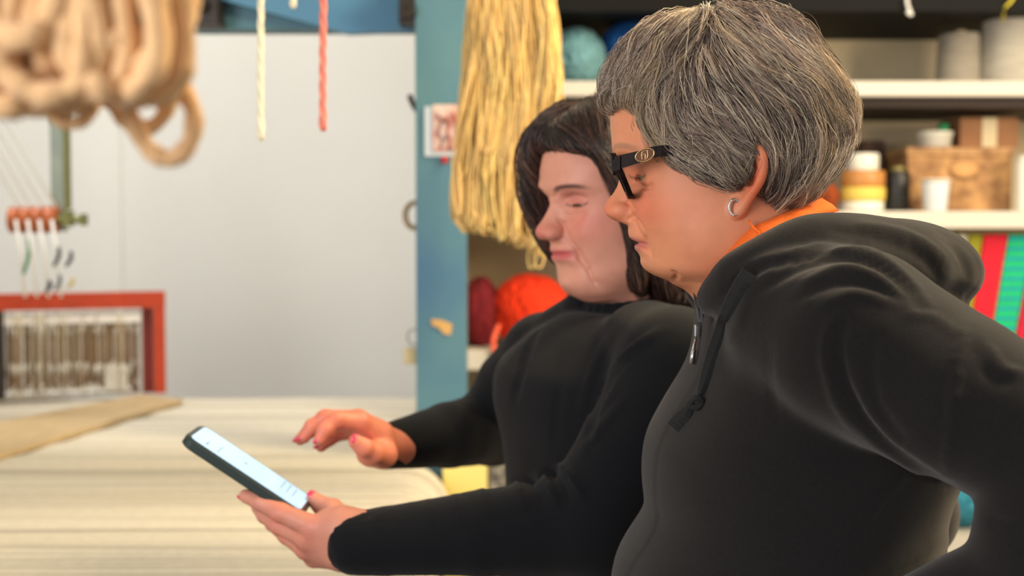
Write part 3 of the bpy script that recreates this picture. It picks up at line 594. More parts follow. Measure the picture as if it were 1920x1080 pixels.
# ------------------------------------------------------------------ people
M_skinB = mat('skin_tan', (1, 1, 1), .48, sss=.12, vcol=True, noise=(55, .10), bump=(900, .12), spec=.4)
M_skinA = mat('skin_rosy', (1, 1, 1), .48, sss=.12, vcol=True, noise=(50, .10), bump=(900, .12), spec=.4)
M_hairB = mat('hair_grey', (1, 1, 1), .42, vcol=True, spec=.6)
M_hairBb = mat('hair_grey_base', srgb(92, 77, 69), .8, noise=(160, .35), bump=(220, .8))
M_hairA = mat('hair_dark_brown', (1, 1, 1), .38, vcol=True, spec=.6)
M_hairAb = mat('hair_dark_base', srgb(30, 21, 19), .6, bump=(220, .8))
M_hood = mat('charcoal_fleece', srgb(28, 26, 26), .95, noise=(420, .30), bump=(1600, .35), sheen=.16, spec=.15)
M_knit = mat('black_knit', srgb(16, 17, 21), .9, noise=(450, .3), bump=(1600, .35), sheen=.06, spec=.2)
M_orange = mat('orange_cotton', srgb(240, 112, 45), .8, noise=(300, .12), bump=(900, .4), spec=.2)
M_jean = mat('dark_denim', srgb(38, 44, 60), .9, noise=(200, .3), bump=(600, .5))
M_shoe = mat('black_leather', srgb(25, 24, 24), .5)
M_eye = mat('eye_wet', (1, 1, 1), .12, vcol=True, spec=.7)
M_nail = mat('pink_polish', srgb(225, 60, 95), .2, spec=.7)
M_steel = mat('silver', (.8, .8, .8), .2, metal=1)
M_gold = mat('gold_metal', srgb(225, 185, 130), .25, metal=.8)
M_blackmetal = mat('black_tape', srgb(20, 20, 21), .5)
M_ribbon = mat('black_ribbon', srgb(44, 43, 43), .7, noise=(600, .4), bump=(1200, .8), stretch=(1, 1, 3))

def face_bulge(nose, lips, gs, lines, sn, sl):
    """nose/lips: (z, delta); gs: (amp, y0, z0, sy, sz); lines: (points(y,z), amp, sigma)"""
    def fn(x, y, Z):
        nz = np.array(nose); lz = np.array(lips); snz = np.array(sn)
        S = np.interp(Z, snz[:, 0], snz[:, 1])
        D = np.interp(Z, nz[:, 0], nz[:, 1], left=0, right=0)*np.exp(-(np.abs(y)/S)**2.7)
        D = D+np.interp(Z, lz[:, 0], lz[:, 1], left=0, right=0)*np.exp(-(np.abs(y)/sl)**3)
        for a, y0, z0, sy, sz in gs:
            D = D+a*np.exp(-((np.abs(y)-y0)/sy)**2-((Z-z0)/sz)**2)
        yy = (np.abs(y)+0*Z); P = np.stack([yy.ravel(), (Z+0*yy).ravel()], 1)
        for pts, a, sg in lines:
            m = (P[:, 0] < max(p[0] for p in pts)+4*sg) & (np.abs(P[:, 1]-np.mean([p[1] for p in pts])) < .05)
            d, _, _ = seg_dist(P[m], pts); e = np.zeros(len(P)); e[m] = a*np.exp(-(d/sg)**2); D = D+e.reshape(yy.shape)
        wx = np.clip(x/.04, 0, 1); wx = wx*wx*(3-2*wx)
        return D*wx
    return fn
def lids(vol, y0, z0, sz, out, r=.0118):
    xs = np.arange(.03, .12, .0004); P = np.stack([xs, np.full(len(xs), y0), np.full(len(xs), z0)], 1); x = xs[np.argmax(vol.sample(P) > 0)]
    c = np.array([x-r+out, y0, z0])
    for s in (-1, 1):
        k = c*[1, s, 1]; vol.ell(k, (r+.0014,)*3, .005)
        vol.ell(k+[r-.0005, s*.0015, -.0028], (.0065, .0100, sz), .0012, cut=True)
    return c, r
def to_world(V, O, fr):
    return O + V[:, :1]*fr[0]+V[:, 1:2]*fr[1]+V[:, 2:3]*fr[2]
def mix(c, c2, m): return c*(1-m[:, None])+np.array(c2)*m[:, None]
def gauss(V, c, s): return np.exp(-(((V-np.array(c))/np.array(s))**2).sum(1))

# =================================================== person B : grey hair, glasses, charcoal hoodie
OB = W(1370, 300, 1.22); yb_ = math.radians(4.6); FRB = (np.array([-math.cos(yb_), math.sin(yb_), 0]), np.array([-math.sin(yb_), -math.cos(yb_), 0]), np.array([0, 0, 1.]))
def LB(px, py, y=0.):
    d = W(px, py, 1.0)-np.array([0, 0, CAMZ]); c = np.array([0, 0, CAMZ])-OB; t = (y-c@FRB[1])/(d@FRB[1]); p = c+d*t; return np.array([p@FRB[0], y, p@FRB[2]])
pf = [(42,1370),(60,1275),(90,1208),(130,1165),(180,1147),(215,1143),(250,1144),(275,1147),(290,1149),(305,1156),(318,1162),(335,1163),(350,1158),(365,1149),(380,1141),(390,1138),(399,1140),(406,1148),(411,1162),(417,1174),(425,1177),(435,1177),(444,1179),(450,1185),(455,1194),(461,1189),(468,1192),(475,1202),(483,1211),(492,1212),(502,1216),(511,1224),(517,1236),(524,1262)]
pl = [(42,1370),(60,1275),(90,1208),(130,1165),(180,1147),(215,1143),(250,1144),(275,1147),(290,1149),(305,1157),(335,1172),(380,1181),(420,1186),(456,1200),(483,1213),(502,1217),(511,1224),(517,1236),(524,1262)]
mid = np.array([LB(b, a) for a, b in pf]); pla = np.array([LB(b, a) for a, b in pl])
zz = mid[:, 2]; dlt = mid[:, 0]-np.interp(-zz, -pla[:, 2], pla[:, 0])
zsub = LB(1170, 414)[2]; znas = LB(1150, 297)[2]
nose = sorted([(z, d) for z, d in zip(zz, dlt) if zsub <= z <= znas]+[(zsub-.004, 0.0)])
lips = sorted([(z, d) for z, d in zip(zz, dlt) if z < zsub]+[(zsub+.003, 0.002)])
ze = LB(1185, 326, .034)[2]; zt = LB(1140, 392)[2]
vB = Vol((-.125, -.11, -.20), (.135, .11, .135), .0015)
gs = [(-.009, .033, ze+.001, .014, .011), (.003, .03, ze+.022, .018, .007), (.0065, .0135, zt-.005, .0062, .0070), (.002, 0, zt-.004, .010, .007),
      (.004, .042, ze-.03, .018, .016), (-.0035, .034, ze-.013, .013, .003), (.003, .022, LB(1180, 460)[2], .008, .012), (-.004, .028, LB(1200, 456)[2], .005, .004), (.004, .0, LB(1215, 500)[2], .016, .010),
      (-.006, 0.0055, zsub+.002, .003, .002)]
lines = [([(.017, zt+.003), (.024, zt-.012), (.031, zt-.028), (.033, zt-.042)], -.0022, .003), ([(.0, LB(1190, 455)[2]), (.014, LB(1190, 455)[2]), (.025, LB(1190, 457)[2])], -.0022, .0016),
         ([(.016, zt+.006), (.0185, zt-.001), (.0165, zt-.008)], -.0025, .002), ([(.02, ze+.006), (.033, ze+.0095), (.046, ze+.005)], -.0018, .0017)]
sn = [(zt-.02, .0165), (zt-.005, .0155), (zt+.006, .0130), (znas-.012, .0095), (znas, .012)]
bf = face_bulge(nose, lips, gs, lines, sn, .021)
zs = [LB(1370, y)[2] for y in (40, 60, 90, 130, 180, 230, 290, 330, 380, 430, 470, 500, 515, 526)]
front = np.interp(-np.array(zs), -pla[:, 2], pla[:, 0])
back = [.0, -.035, -.062, -.078, -.086, -.088, -.085, -.080, -.068, -.050, -.030, -.012, .0, .03]
wid = [.012, .034, .053, .066, .072, .074, .073, .0735, .0735, .070, .065, .058, .050, .03]
vB.rows(zs, front, back, wid, nf=2.25, nb=2.1, bulge=bf, sm=.0035)
vB.ell(LB(1375, 440, 0)*[1, 0, 1]+[0, 0.047, 0], (.04, .024, .034), .022); vB.ell(LB(1375, 440, 0)*[1, 0, 1]-[0, 0.047, 0], (.04, .024, .034), .022)     # jaw angle, full cheeks
vB.ell(LB(1322, 486, 0), (.052, .050, .0210), .016)                               # fold under the chin
vB.cone(LB(1385, 430), LB(1455, 600), .058, .064, .022)
for s in (-1, 1):     # wings of the nose, ball, nostrils
    q = LB(1168, 396, 0); vB.ell([q[0], s*.0125, q[2]], (.0115, .0066, .0082), .004)
    q = LB(1162, 411, 0); vB.ell([q[0], s*.0065, q[2]], (.0055, .0028, .0035), .002, cut=True)
q = LB(1153, 391, 0); vB.ell(q+[-.0022, 0, 0], (.0110, .0115, .0110), .005)
eyesB = lids(vB, .031, ze-.001, .0026, .0010)
# creases of cheek and chin
def surf(vol, O, fr, px, py, y0=.9, y1=1.4):
    ds = np.arange(y0, y1, .0007); P = np.array([W(px, py, d) for d in ds])-O; L_ = np.stack([P@fr[0], P@fr[1], P@fr[2]], 1); v = vol.sample(L_)
    ok = np.all((L_ > vol.lo+.002) & (L_ < vol.lo+vol.h*(vol.n-2)), axis=1) & (v < 0)
    return L_[np.argmax(ok)] if ok.any() else None
def wrinkle(vol, O, fr, pts, r, k=.004, **kw):
    P = [surf(vol, O, fr, p[0], p[1], **kw) for p in cr([np.array(q, float) for q in pts], 3)]; P = [p for p in P if p is not None]
    if len(P) > 1: vol.chain(P, [r*(.4+.6*math.sin(math.pi*(i+.5)/len(P))) for i in range(len(P))], k, cut=True)
for pts, r in (([(1262, 510), (1269, 516), (1266, 525)], .0008), ([(1175, 377), (1188, 390), (1189, 403), (1180, 412)], .0010), ([(1192, 408), (1206, 428), (1212, 450)], .0006), ([(1204, 458), (1214, 464), (1222, 476)], .0006), ([(1196, 345), (1210, 352), (1222, 348)], .0007)):
    wrinkle(vB, OB, FRB, pts, r)
# ear
def ear(px, py, o): return LB(px, py, .070+o)
rim = [ear(1392,322,.006), ear(1393,296,.010), ear(1405,279,.014), ear(1420,277,.018), ear(1429,292,.021), ear(1431,315,.021), ear(1425,338,.019), ear(1411,360,.014), ear(1398,380,.009), ear(1387,396,.006), ear(1377,401,.004), ear(1369,392,.002)]
def add_ear(vol, pts, base, lobe, r0=.0034):
    P = cr(pts, 3); vol.chain(P, np.interp(np.linspace(0, 1, len(P)), [0, .3, .6, .85, 1], [r0*.7, r0, r0*1.05, r0*1.25, r0]), .003)
    for i in range(2, len(P), 2): vol.cone(base*.35+P[i]*.65+np.array([0, -.004, 0])*np.sign(P[i][1]), P[i]-np.array([0, .001, 0])*np.sign(P[i][1]), .0042, .0020, .004)
    vol.ell(lobe, (.008, .0045, .008), .004)
    Q = [base*(1-t)+P[int(len(P)*q)]*t+np.array([0, .003, 0])*np.sign(base[1]) for q, t in ((.25, .62), (.45, .62), (.6, .55), (.7, .45))]
    vol.chain(Q, [.002, .0026, .0026, .0024], .003)
    vol.ell(base+np.array([.003, .003, 0])*[1, np.sign(base[1]), 1], (.005, .004, .007), .004)
add_ear(vB, rim, ear(1383, 348, .0), ear(1384, 386, .004)); rr = [p*[1, -1, 1] for p in rim]
add_ear(vB, rr, ear(1383, 348, .0)*[1, -1, 1], ear(1384, 386, .004)*[1, -1, 1])
vB.ell(ear(1398, 322, .018), (.0075, .0065, .015), .003, cut=True)
hV, hQ = vB.nets()
def skin_col(V, ze, zt, zm, base, rosy, lipc, brow, xlip, ymouth=.025, lash=True):
    C = np.tile(np.array(base), (len(V), 1)); ay = np.abs(V[:, 1]); VV = np.stack([V[:, 0], ay, V[:, 2]], 1)
    C = mix(C, rosy, .55*gauss(VV, (.08, .045, zt+.002), (.05, .022, .02))); C = mix(C, rosy, .65*gauss(VV, (.12, 0, zt-.002), (.03, .02, .014)))
    C = mix(C, lipc, np.clip(1.2*np.exp(-((VV[:, 2]-zm)/.0062)**4-(ay/ymouth)**6), 0, .8)*(V[:, 0] > xlip))
    C = mix(C, rosy, .5*gauss(VV, (.09, .033, ze+.002), (.03, .018, .010)))
    f = V[:, 0] > .03
    m = np.exp(-((VV[:, 2]-(ze-.002-.003*(1-((ay-.033)/.013)**2)))/.0011)**2)*(np.abs(ay-.033) < .0145)*f
    if lash: C = mix(C, srgb(40, 25, 22), .8*m)
    C = mix(C, srgb(170, 108, 104), .5*gauss(VV, (.09, .033, ze+.009), (.03, .014, .0045)))
    if brow is not None:
        zb = brow[0]+.004*np.clip(1-((ay-.034)/.018)**2, -2, 1); m = np.exp(-((VV[:, 2]-zb)/.0028)**4)*np.exp(-((ay-.033)/.019)**6)*f; C = mix(C, brow[1], brow[2]*m)
    return C
cB = skin_col(hV, ze, zt, LB(1190, 457)[2], srgb(218, 142, 104), srgb(218, 104, 78), srgb(185, 102, 96), (ze+.021, srgb(120, 95, 80), .5), .07)
_e = np.stack([hV[:, 0], np.abs(hV[:, 1]), hV[:, 2]], 1); cB = mix(cB, srgb(226, 104, 66), .75*gauss(_e, ear(1415, 330, .02), (.016, .014, .03)))  # naturally redder ear skin, with the warm backlit glow painted in
wVB = to_world(hV, OB, FRB); hQB = hQ

# ---- hoodie of B
fx = OB[0]
def rowsW(vol, tab, Y, ox, k=.02, **kw):
    zs = [W(960, r[0], Y)[2] for r in tab]; xf = [ox-W(r[1], r[0], Y)[0] for r in tab]; xb = [ox-W(r[2], r[0], Y)[0] for r in tab]
    vol.rows(zs, xf, xb, [r[3] for r in tab], O=(ox, Y, 0), fwd=(-1, 0), k=k, **kw)
tB = Vol((.02, .72, .84), (.52, 1.50, 1.52), .0042)
rowsW(tB, [(515,1450,1650,.06),(535,1355,1740,.10),(560,1313,1790,.14),(600,1309,1812,.165),(650,1303,1822,.178),(700,1288,1826,.182),(760,1248,1822,.182),(820,1214,1806,.178),(880,1206,1776,.170),(930,1209,1758,.166),(965,1217,1750,.166),(1000,1190,1746,.170),(1060,1152,1762,.18),(1150,1140,1775,.185),(1260,1150,1780,.185),(1400,1170,1770,.18)], 1.22, fx, nf=2.3, nb=2.3, sm=.010)
S_, E_, H_ = W(1605, 640, 1.055), W(2005, 848, .955), W(1640, 1215, 1.03)
tB.chain([W(1520, 600, 1.10), S_, W(1790, 745, 1.0), E_], [.070, .073, .064, .057], .016)
tB.chain([E_, W(1930, 1105, .975), H_], [.056, .049, .040], .008)
S2, E2 = W(1560, 640, 1.38), W(1700, 960, 1.47)       # far arm, hanging
tB.chain([S2, E2, W(1480, 1240, 1.42)], [.07, .055, .042], .02)
# hood bunched round the neck
hd = [W(1338, 562, 1.15), W(1390, 532, 1.125), W(1452, 506, 1.11), W(1530, 476, 1.105), W(1620, 479, 1.125), W(1700, 492, 1.15)]
hr = [.016, .027, .030, .032, .034, .036]
tB.chain(cr(hd, 3), np.interp(np.linspace(0, 1, 16), np.linspace(0, 1, 6), hr), .012)
hd2 = [np.array([p[0]*1.06, 2.44-p[1], p[2]]) for p in hd]; tB.chain(cr(hd2, 3), np.interp(np.linspace(0, 1, 16), np.linspace(0, 1, 6), hr), .012)
tB.ell(W(1690, 500, 1.22), (.065, .085, .044), .02); tB.ell(W(1752, 512, 1.215), (.042, .06, .034), .012); tB.ell(W(1605, 478, 1.22), (.06, .09, .028), .02)
tV, tQ = tB.nets(); N = normals(tV, tQ)
def px_of(V):
    y = V[:, 1]; z = V[:, 2]-CAMZ; d = y*_c-z*_s; u = y*_s+z*_c; return np.stack([960+F*V[:, 0]/d, 540-F*u/d], 1)
def crease(V, N, P2, sel, lines):
    D = np.zeros(len(V))
    for pts, amp, sg, asym in lines:
        L_ = [tuple(p) for p in cr(pts, 4)]
        d, t, s = seg_dist(P2[sel], L_); e = np.sin(np.pi*np.clip(t*.92+.04, 0, 1))**.6
        sgx = np.where(s > 0, sg*asym, sg); D[sel] += amp*e*np.exp(-(d/sgx)**2)
    return V+N*D[:, None]
P2 = px_of(tV)
near = (tV[:, 1] < 1.17)
tV = tV+N*(.0016*wob(tV, 28, 3)+.0009*wob(tV, 70, 4))[:, None]
tV = crease(tV, N, P2, near, [
    ([(1400,520),(1480,482),(1560,462),(1640,478),(1700,520),(1745,572)], .0060, 9, 1.8), ([(1425,545),(1500,500),(1575,482),(1650,502),(1715,560)], -.0050, 8, 1),
    ([(1500,530),(1580,500),(1650,520),(1705,565)], .0050, 8, 1.7), ([(1490,560),(1570,530),(1640,540),(1700,580)], -.0045, 8, 1), ([(1530,575),(1600,548),(1670,565),(1720,590)], .004, 9, 1.6),
    ([(1590,575),(1572,650),(1590,740),(1640,820),(1720,880),(1790,915)], -.0085, 14, 1), ([(1322,612),(1362,545),(1420,505),(1487,484),(1567,460),(1630,462)], -.0062, 9, 1.8), ([(1335,585),(1375,525),(1430,488),(1500,466)], .003, 10, 1), ([(1560,590),(1545,660),(1560,740),(1600,810)], .0045, 14, 1),
    ([(1650,620),(1630,690),(1650,770),(1700,830)], -.0035, 14, 1), ([(1690,600),(1745,590),(1800,630)], .0022, 16, 1),
    ([(1810,600),(1795,700),(1785,800),(1775,905)], .0050, 8, 2.2), ([(1830,640),(1850,700),(1900,720)], -.003, 14, 1), ([(1850,640),(1880,690),(1925,700)], .004, 12, 1),
    ([(1440,640),(1445,720),(1460,800)], -.0016, 22, 1), ([(1400,840),(1500,860),(1600,850)], -.002, 30, 1),
    ([(1700,890),(1640,960),(1580,1060)], .0040, 7, 2), ([(1850,975),(1900,985),(1940,970)], -.006, 9, 1), ([(1790,1010),(1720,1040),(1660,1075)], .004, 9, 1),
    ([(1610,420),(1680,430),(1740,455),(1790,500)], .0045, 8, 1.6), ([(1560,432),(1650,448),(1730,482),(1770,530)], -.0040, 8, 1), ([(1750,430),(1800,470),(1822,520)], -.003, 8, 1),
    ([(1408,530),(1385,600),(1340,690)], .0018, 20, 1), ([(1300,960),(1240,970),(1215,968)], -.001, 16, 1)])
tV = relax(tV, tQ, 2)
personB = empty('person', (fx+.03, 1.22, 0), 'person with short grey hair in a charcoal hooded pullover, hand on hip, head turned down', 'person', 'people looking at the phone')
iV, iQ = tB.nets(iso=-.020, step=2)
# legs, trousers and shoes below the frame
def legs(cx, cy, fwd, lat, ztop, mat_):
    v = Vol((cx-.32, cy-.32, -.01), (cx+.32, cy+.32, ztop+.06), .011); c = np.array([cx, cy, 0.]); f = np.array([*fwd, 0.]); l = np.array([*lat, 0.])
    v.ell(c+[0, 0, ztop-.07], (.155, .155, .13), .03)
    for s in (-1, 1):
        v.chain([c+l*s*.085+[0, 0, ztop-.10], c+l*s*.10+f*.01+[0, 0, .48], c+l*s*.105-f*.01+[0, 0, .10]], [.098, .068, .058], .03)
    V, Q = v.nets(); W2, Q2 = v.nets(iso=-.014)
    sh = []
    for s in (-1, 1):
        a = Vol((cx-.4, cy-.4, -.004), (cx+.4, cy+.4, .12), .006); b = c+l*s*.105
        a.chain([b-f*.04+[0, 0, .037], b+f*.06+[0, 0, .032], b+f*.15+[0, 0, .026]], [.036, .036, .025], .02); a.cone(b-f*.02+[0, 0, .04], b-f*.02+[0, 0, .085], .037, .038, .01)
        sh.append(a.nets())
    return (V, Q), (W2, Q2), sh
trB, trBi, shB = legs(fx-.0+.03, 1.22, (-1, 0), (0, -1), .93, None)
def hand_stub(C, wr, dr, pl_, h=.0016, sc_=1.0):
    """generic relaxed hand: wrist point, direction, palm normal"""
    d = np.array(dr)/np.linalg.norm(dr); n = np.array(pl_)-d*np.dot(pl_, d); n /= np.linalg.norm(n); s = np.cross(d, n); wr = np.array(wr)
    v = Vol(wr-.14*np.ones(3), wr+.20*np.ones(3), .0024)
    for q in (-1, 1): v.cone(wr-d*.03+s*q*.010, wr+d*.02+s*q*.016, .017, .015, .01)
    for i, q in enumerate((-1.5, -.5, .5, 1.5)):
        k = wr+d*(.085-.004*abs(q-.0))+s*q*.019; v.cone(wr+d*.015+s*q*.011, k, .015, .0115, .012)
        Lf = (.034, .040, .037, .029)[i]; p1 = k+d*Lf-n*.012; p2 = p1+d*Lf*.6-n*.016; p3 = p2+d*Lf*.4-n*.014
        v.chain([k, p1, p2, p3], [.0100, .0088, .0080, .0070], .003)
    t0 = wr+d*.03+s*-.022; t1 = t0+d*.035-s*.020-n*.012; v.chain([t0, t1, t1+d*.028-s*.004-n*.010], [.014, .0105, .0085], .006)
    return v.nets()
hbV, hbQ = hand_stub(None, H_+np.array([-.02, .03, -.035]), (-.3, .55, -.45), (-.4, -.5, .2))
bV, bQ = join([(wVB, hQB), (iV, iQ), trBi, (hbV, hbQ)])
colB = np.concatenate([cB, np.tile(srgb(205, 148, 124), (len(bV)-len(cB), 1))])
bodyB = link('body', npmesh('body', bV, bQ, colors=colB), M_skinB, personB)
hoodie = link('hooded_pullover', npmesh('hooded_pullover', tV, tQ), M_hood, personB)
link('trousers', npmesh('trousers', *trB), M_jean, personB)
for v_, q_ in shB: link('shoe', npmesh('shoe', v_, q_), M_shoe, personB)
# eyes
def eye(parent, O, fr, cr_, look=-.5):
    for s in (-1, 1):
        c = cr_[0]*[1, s, 1]; r = cr_[1]; b = MB(); n = 20; vs, cs = [], []
        ax = np.array([math.cos(look), 0, math.sin(look)]); up = np.array([-math.sin(look), 0, math.cos(look)]); la = np.array([0, 1., 0]); prof = []
        for i in range(15):
            a = math.pi*i/14
            for j in range(n):
                t = 2*math.pi*j/n; vs.append(c+r*(ax*math.cos(a)+math.sin(a)*(up*math.cos(t)+la*math.sin(t))))
                cs.append((.01, .01, .01) if i < 2 else ((.10, .05, .025) if i < 3.5 else (.62, .56, .53)))
        fs = [(i*n+j, i*n+(j+1) % n, (i+1)*n+(j+1) % n, (i+1)*n+j) for i in range(14) for j in range(n)]
        link('eye', npmesh('eye', to_world(np.array(vs), O, fr), np.array(fs), colors=np.array(cs)), M_eye, parent)
eye(personB, OB, FRB, eyesB, look=-.45)
# ---- hair of B
sil = [(1143,200),(1126,165),(1128,125),(1150,97),(1182,76),(1215,58),(1252,37),(1300,19),(1360,10),(1425,9),(1475,20),(1510,50),(1532,92),(1562,128),(1588,165),(1606,205),(1604,242),(1584,275),(1558,310),(1534,345),(1514,378)]
inn = [(1480,390),(1448,388),(1420,340),(1428,300),(1428,266),(1416,266),(1405,290),(1400,316),(1388,336),(1362,346),(1330,334),(1290,316),(1250,298),(1222,268),(1206,235),(1190,208),(1172,192)]
poly = [LB(x, y, np.interp(x, [1150, 1300, 1480, 1540], [0, .02, .03, .045]))[[0, 2]] for x, y in sil]+[LB(x, y, .074)[[0, 2]] for x, y in inn]
gB = Vol((-.14, -.115, -.09), (.14, .115, .16), .0022)
zh = [LB(1370, y)[2] for y in (8, 14, 30, 60, 100, 150, 200, 250, 300, 350, 400, 420)]
gB.rows(zh, [.03, .055, .075, .095, .108, .119, .121, .119, .119, .119, .11, .11], [-.035, -.06, -.078, -.092, -.106, -.116, -.120, -.119, -.110, -.100, -.09, -.085], [.018, .032, .050, .066, .079, .087, .090, .090, .0885, .082, .064, .055], nf=2.05, nb=2.2, k=.01, sm=.006)
gB.ell(LB(1392, 296, .076), (.022, .017, .022), .012)
X2, Z2 = gB.ax[0][:, None], gB.ax[2][None, :]
pd = poly_sdf(X2, Z2, smooth_poly(poly, 1)).astype(np.float32)
gB.f = smax(gB.f, pd[:, None, :], .010).astype(np.float32)
_gx = np.stack(np.meshgrid(gB.ax[0], gB.ax[1], gB.ax[2], indexing='ij'), -1).reshape(-1, 3); gB.f += (.0019*wob(_gx*[1, .5, .8]+[0, 0, .6]*_gx[:, :1]*0, 95, 31)+.0012*wob(_gx, 190, 32)).reshape(gB.f.shape).astype(np.float32)
EYEDEF = 1
def flow_of(guides, P, sy=.35):
    G = np.array([[g[0][0], g[0][2]] for g in guides]); D_ = np.array([g[1] for g in guides], float); D_ /= np.linalg.norm(D_, axis=1, keepdims=True)
    d2 = ((P[:, None, [0, 2]]-G[None])**2).sum(2); wt = np.exp(-d2/.022**2)+1e-7/(d2+1e-4); wt /= wt.sum(1, keepdims=True)
    f = wt@D_; out = np.zeros_like(P); out[:, 0] = f[:, 0]; out[:, 2] = f[:, 1]
    return out
def grow(vol, guides, n, steps, step, off, seed, jit=.25, lift=.0012, zsplit=.07, sy=.8, curl=.0, reg=None):
    r = np.random.RandomState(seed); V, Q = vol.nets(); ctr = V[Q].mean(1)
    A = np.linalg.norm(np.cross(V[Q[:, 2]]-V[Q[:, 0]], V[Q[:, 3]]-V[Q[:, 1]]), axis=1)
    if reg is not None: A = A*reg(ctr)
    P = ctr[r.choice(len(ctr), n, p=A/A.sum())]+r.normal(size=(n, 3))*.001
    jv = r.normal(size=(n, 3))*jit; offs = off+np.abs(r.normal(size=n))*lift; path = [P.copy()]
    L_ = step*(.55+.9*r.rand(n)); ph = r.rand(n)*6.28
    for i in range(steps):
        f = flow_of(guides, P); f[:, 1] += np.clip((P[:, 2]-zsplit)*14, 0, sy)*np.tanh(P[:, 1]/.02)
        wv_ = np.stack([wob(P, 50, 51), wob(P, 45, 52), wob(P, 50, 53)], 1); f = f+jv+.42*wv_+curl*np.stack([np.sin(i*.9+ph), np.cos(i*.8+ph), np.sin(i*.7+2*ph)], 1); g = vol.grad(P); f -= g*(f*g).sum(1, keepdims=True); f /= np.linalg.norm(f, axis=1, keepdims=True)+1e-9
        P = P+f*L_[:, None]; d = vol.sample(P); g = vol.grad(P)
        out = np.clip(offs-d, -.002, .002) if i < steps-4 else np.clip(offs-d, -.0004*r.rand(n), .002); P = P+g*out[:, None]
        path.append(P.copy())
    return np.stack(path, 1)
def gd(px, py, dx, dy): p = LB(px, py, .06); return (p, (-dx, -dy))
guB = [gd(1150,130,-.3,1), gd(1180,110,-.8,.6), gd(1240,70,-.9,.35), gd(1220,140,-.35,1), gd(1160,175,-.2,1), gd(1200,200,.15,1), gd(1260,110,-.15,1), gd(1300,50,-.3,.3), gd(1260,180,.1,1), gd(1230,260,.75,.65), gd(1290,260,.9,.35), gd(1320,310,1,.05), gd(1330,150,.45,.9),
       gd(1370,60,.7,.5), gd(1380,130,.6,.8), gd(1350,230,.7,.6), gd(1350,310,.85,.3), gd(1440,50,.9,.4), gd(1450,130,.6,.85), gd(1430,220,.45,.85), gd(1490,90,.6,.8), gd(1540,170,.5,.85), gd(1510,230,.5,.7), gd(1560,240,.75,.35), gd(1590,220,.5,.7),
       gd(1480,290,.05,1), gd(1530,300,-.25,1), gd(1560,300,-.3,.9), gd(1460,350,-.2,1), gd(1520,350,-.3,1)]
base_hair = link('hair', npmesh('hair', *(lambda V, Q: (to_world(V, OB, FRB), Q))(*gB.nets(iso=-.0025))), M_hairBb, personB)
def hair_cols(n, pal, pr, seed, P0=None, dark=None):
    r = np.random.RandomState(seed); p = np.array(pal); c = p[r.choice(len(p), n, p=pr)]; c = c*(.75+.5*r.rand(n, 1))
    if P0 is not None:
        k = wob(P0*[1, 1, .35], 150, 77)+.5*wob(P0, 300, 78); c = c*(1+.42*k)[:, None]; hl = np.clip((wob(P0*[1, 1, .4], 90, 79)-.25)*3, 0, 1)[:, None]; c = c*(1-.45*hl)+np.array(srgb(214, 184, 140))*.45*hl*(.7+.5*r.rand(n, 1))  # yellowish highlight locks: warm lamplight painted into the strand colour
    if dark is not None: c = c*dark(P0)[:, None]
    c = np.clip(c, .005, .9)
    return c
palB = [srgb(158, 134, 118), srgb(122, 100, 88), srgb(60, 49, 45), srgb(184, 166, 148), srgb(222, 206, 176)]
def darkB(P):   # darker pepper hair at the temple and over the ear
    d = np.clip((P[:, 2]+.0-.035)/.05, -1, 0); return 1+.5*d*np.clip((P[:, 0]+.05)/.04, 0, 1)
paths = grow(gB, guB, 16500, 9, .0052, .0004, 11, jit=.10, lift=.0011, curl=.03)
lk = grow(gB, guB, 430, 8, .0062, .0010, 61, jit=.22, lift=.0026, curl=.12); rl = np.random.RandomState(62); nc_ = 20
sp = rl.normal(size=(430, nc_, 1, 3))*.0030; tt = np.linspace(0, 1, lk.shape[1])[None, None, :, None]
wv2 = rl.normal(size=(430, nc_, 1, 3))*.0006*np.sin(tt*5+rl.rand(430, nc_, 1, 1)*6)
lkp = (lk[:, None]+sp*(1-.82*tt**1.2)+wv2).reshape(-1, lk.shape[1], 3)
paths = paths if lk.shape[1] != paths.shape[1] else paths
lcol = np.repeat(rl.uniform(.78, 1.22, (430, 1)), nc_, axis=0)
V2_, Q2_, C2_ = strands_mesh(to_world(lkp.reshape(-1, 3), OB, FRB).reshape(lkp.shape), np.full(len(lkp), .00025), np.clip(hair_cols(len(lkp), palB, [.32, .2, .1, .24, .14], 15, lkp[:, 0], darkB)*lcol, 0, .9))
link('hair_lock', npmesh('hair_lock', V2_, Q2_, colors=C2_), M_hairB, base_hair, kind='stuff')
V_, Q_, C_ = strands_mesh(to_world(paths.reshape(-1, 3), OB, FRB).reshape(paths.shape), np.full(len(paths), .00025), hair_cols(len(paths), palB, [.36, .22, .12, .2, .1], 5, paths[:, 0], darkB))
st = link('hair_strand', npmesh('hair_strand', V_, Q_, colors=C_), M_hairB, base_hair, kind='stuff')
fly = grow(gB, guB, 1300, 12, .0050, .0015, 12, jit=.34, lift=.0026, curl=.2)
V_, Q_, C_ = strands_mesh(to_world(fly.reshape(-1, 3), OB, FRB).reshape(fly.shape), np.full(len(fly), .00017), hair_cols(len(fly), palB, [.2, .05, .05, .35, .35], 6))
link('loose_hair_strand', npmesh('loose_hair_strand', V_, Q_, colors=C_), M_hairB, base_hair, kind='stuff')

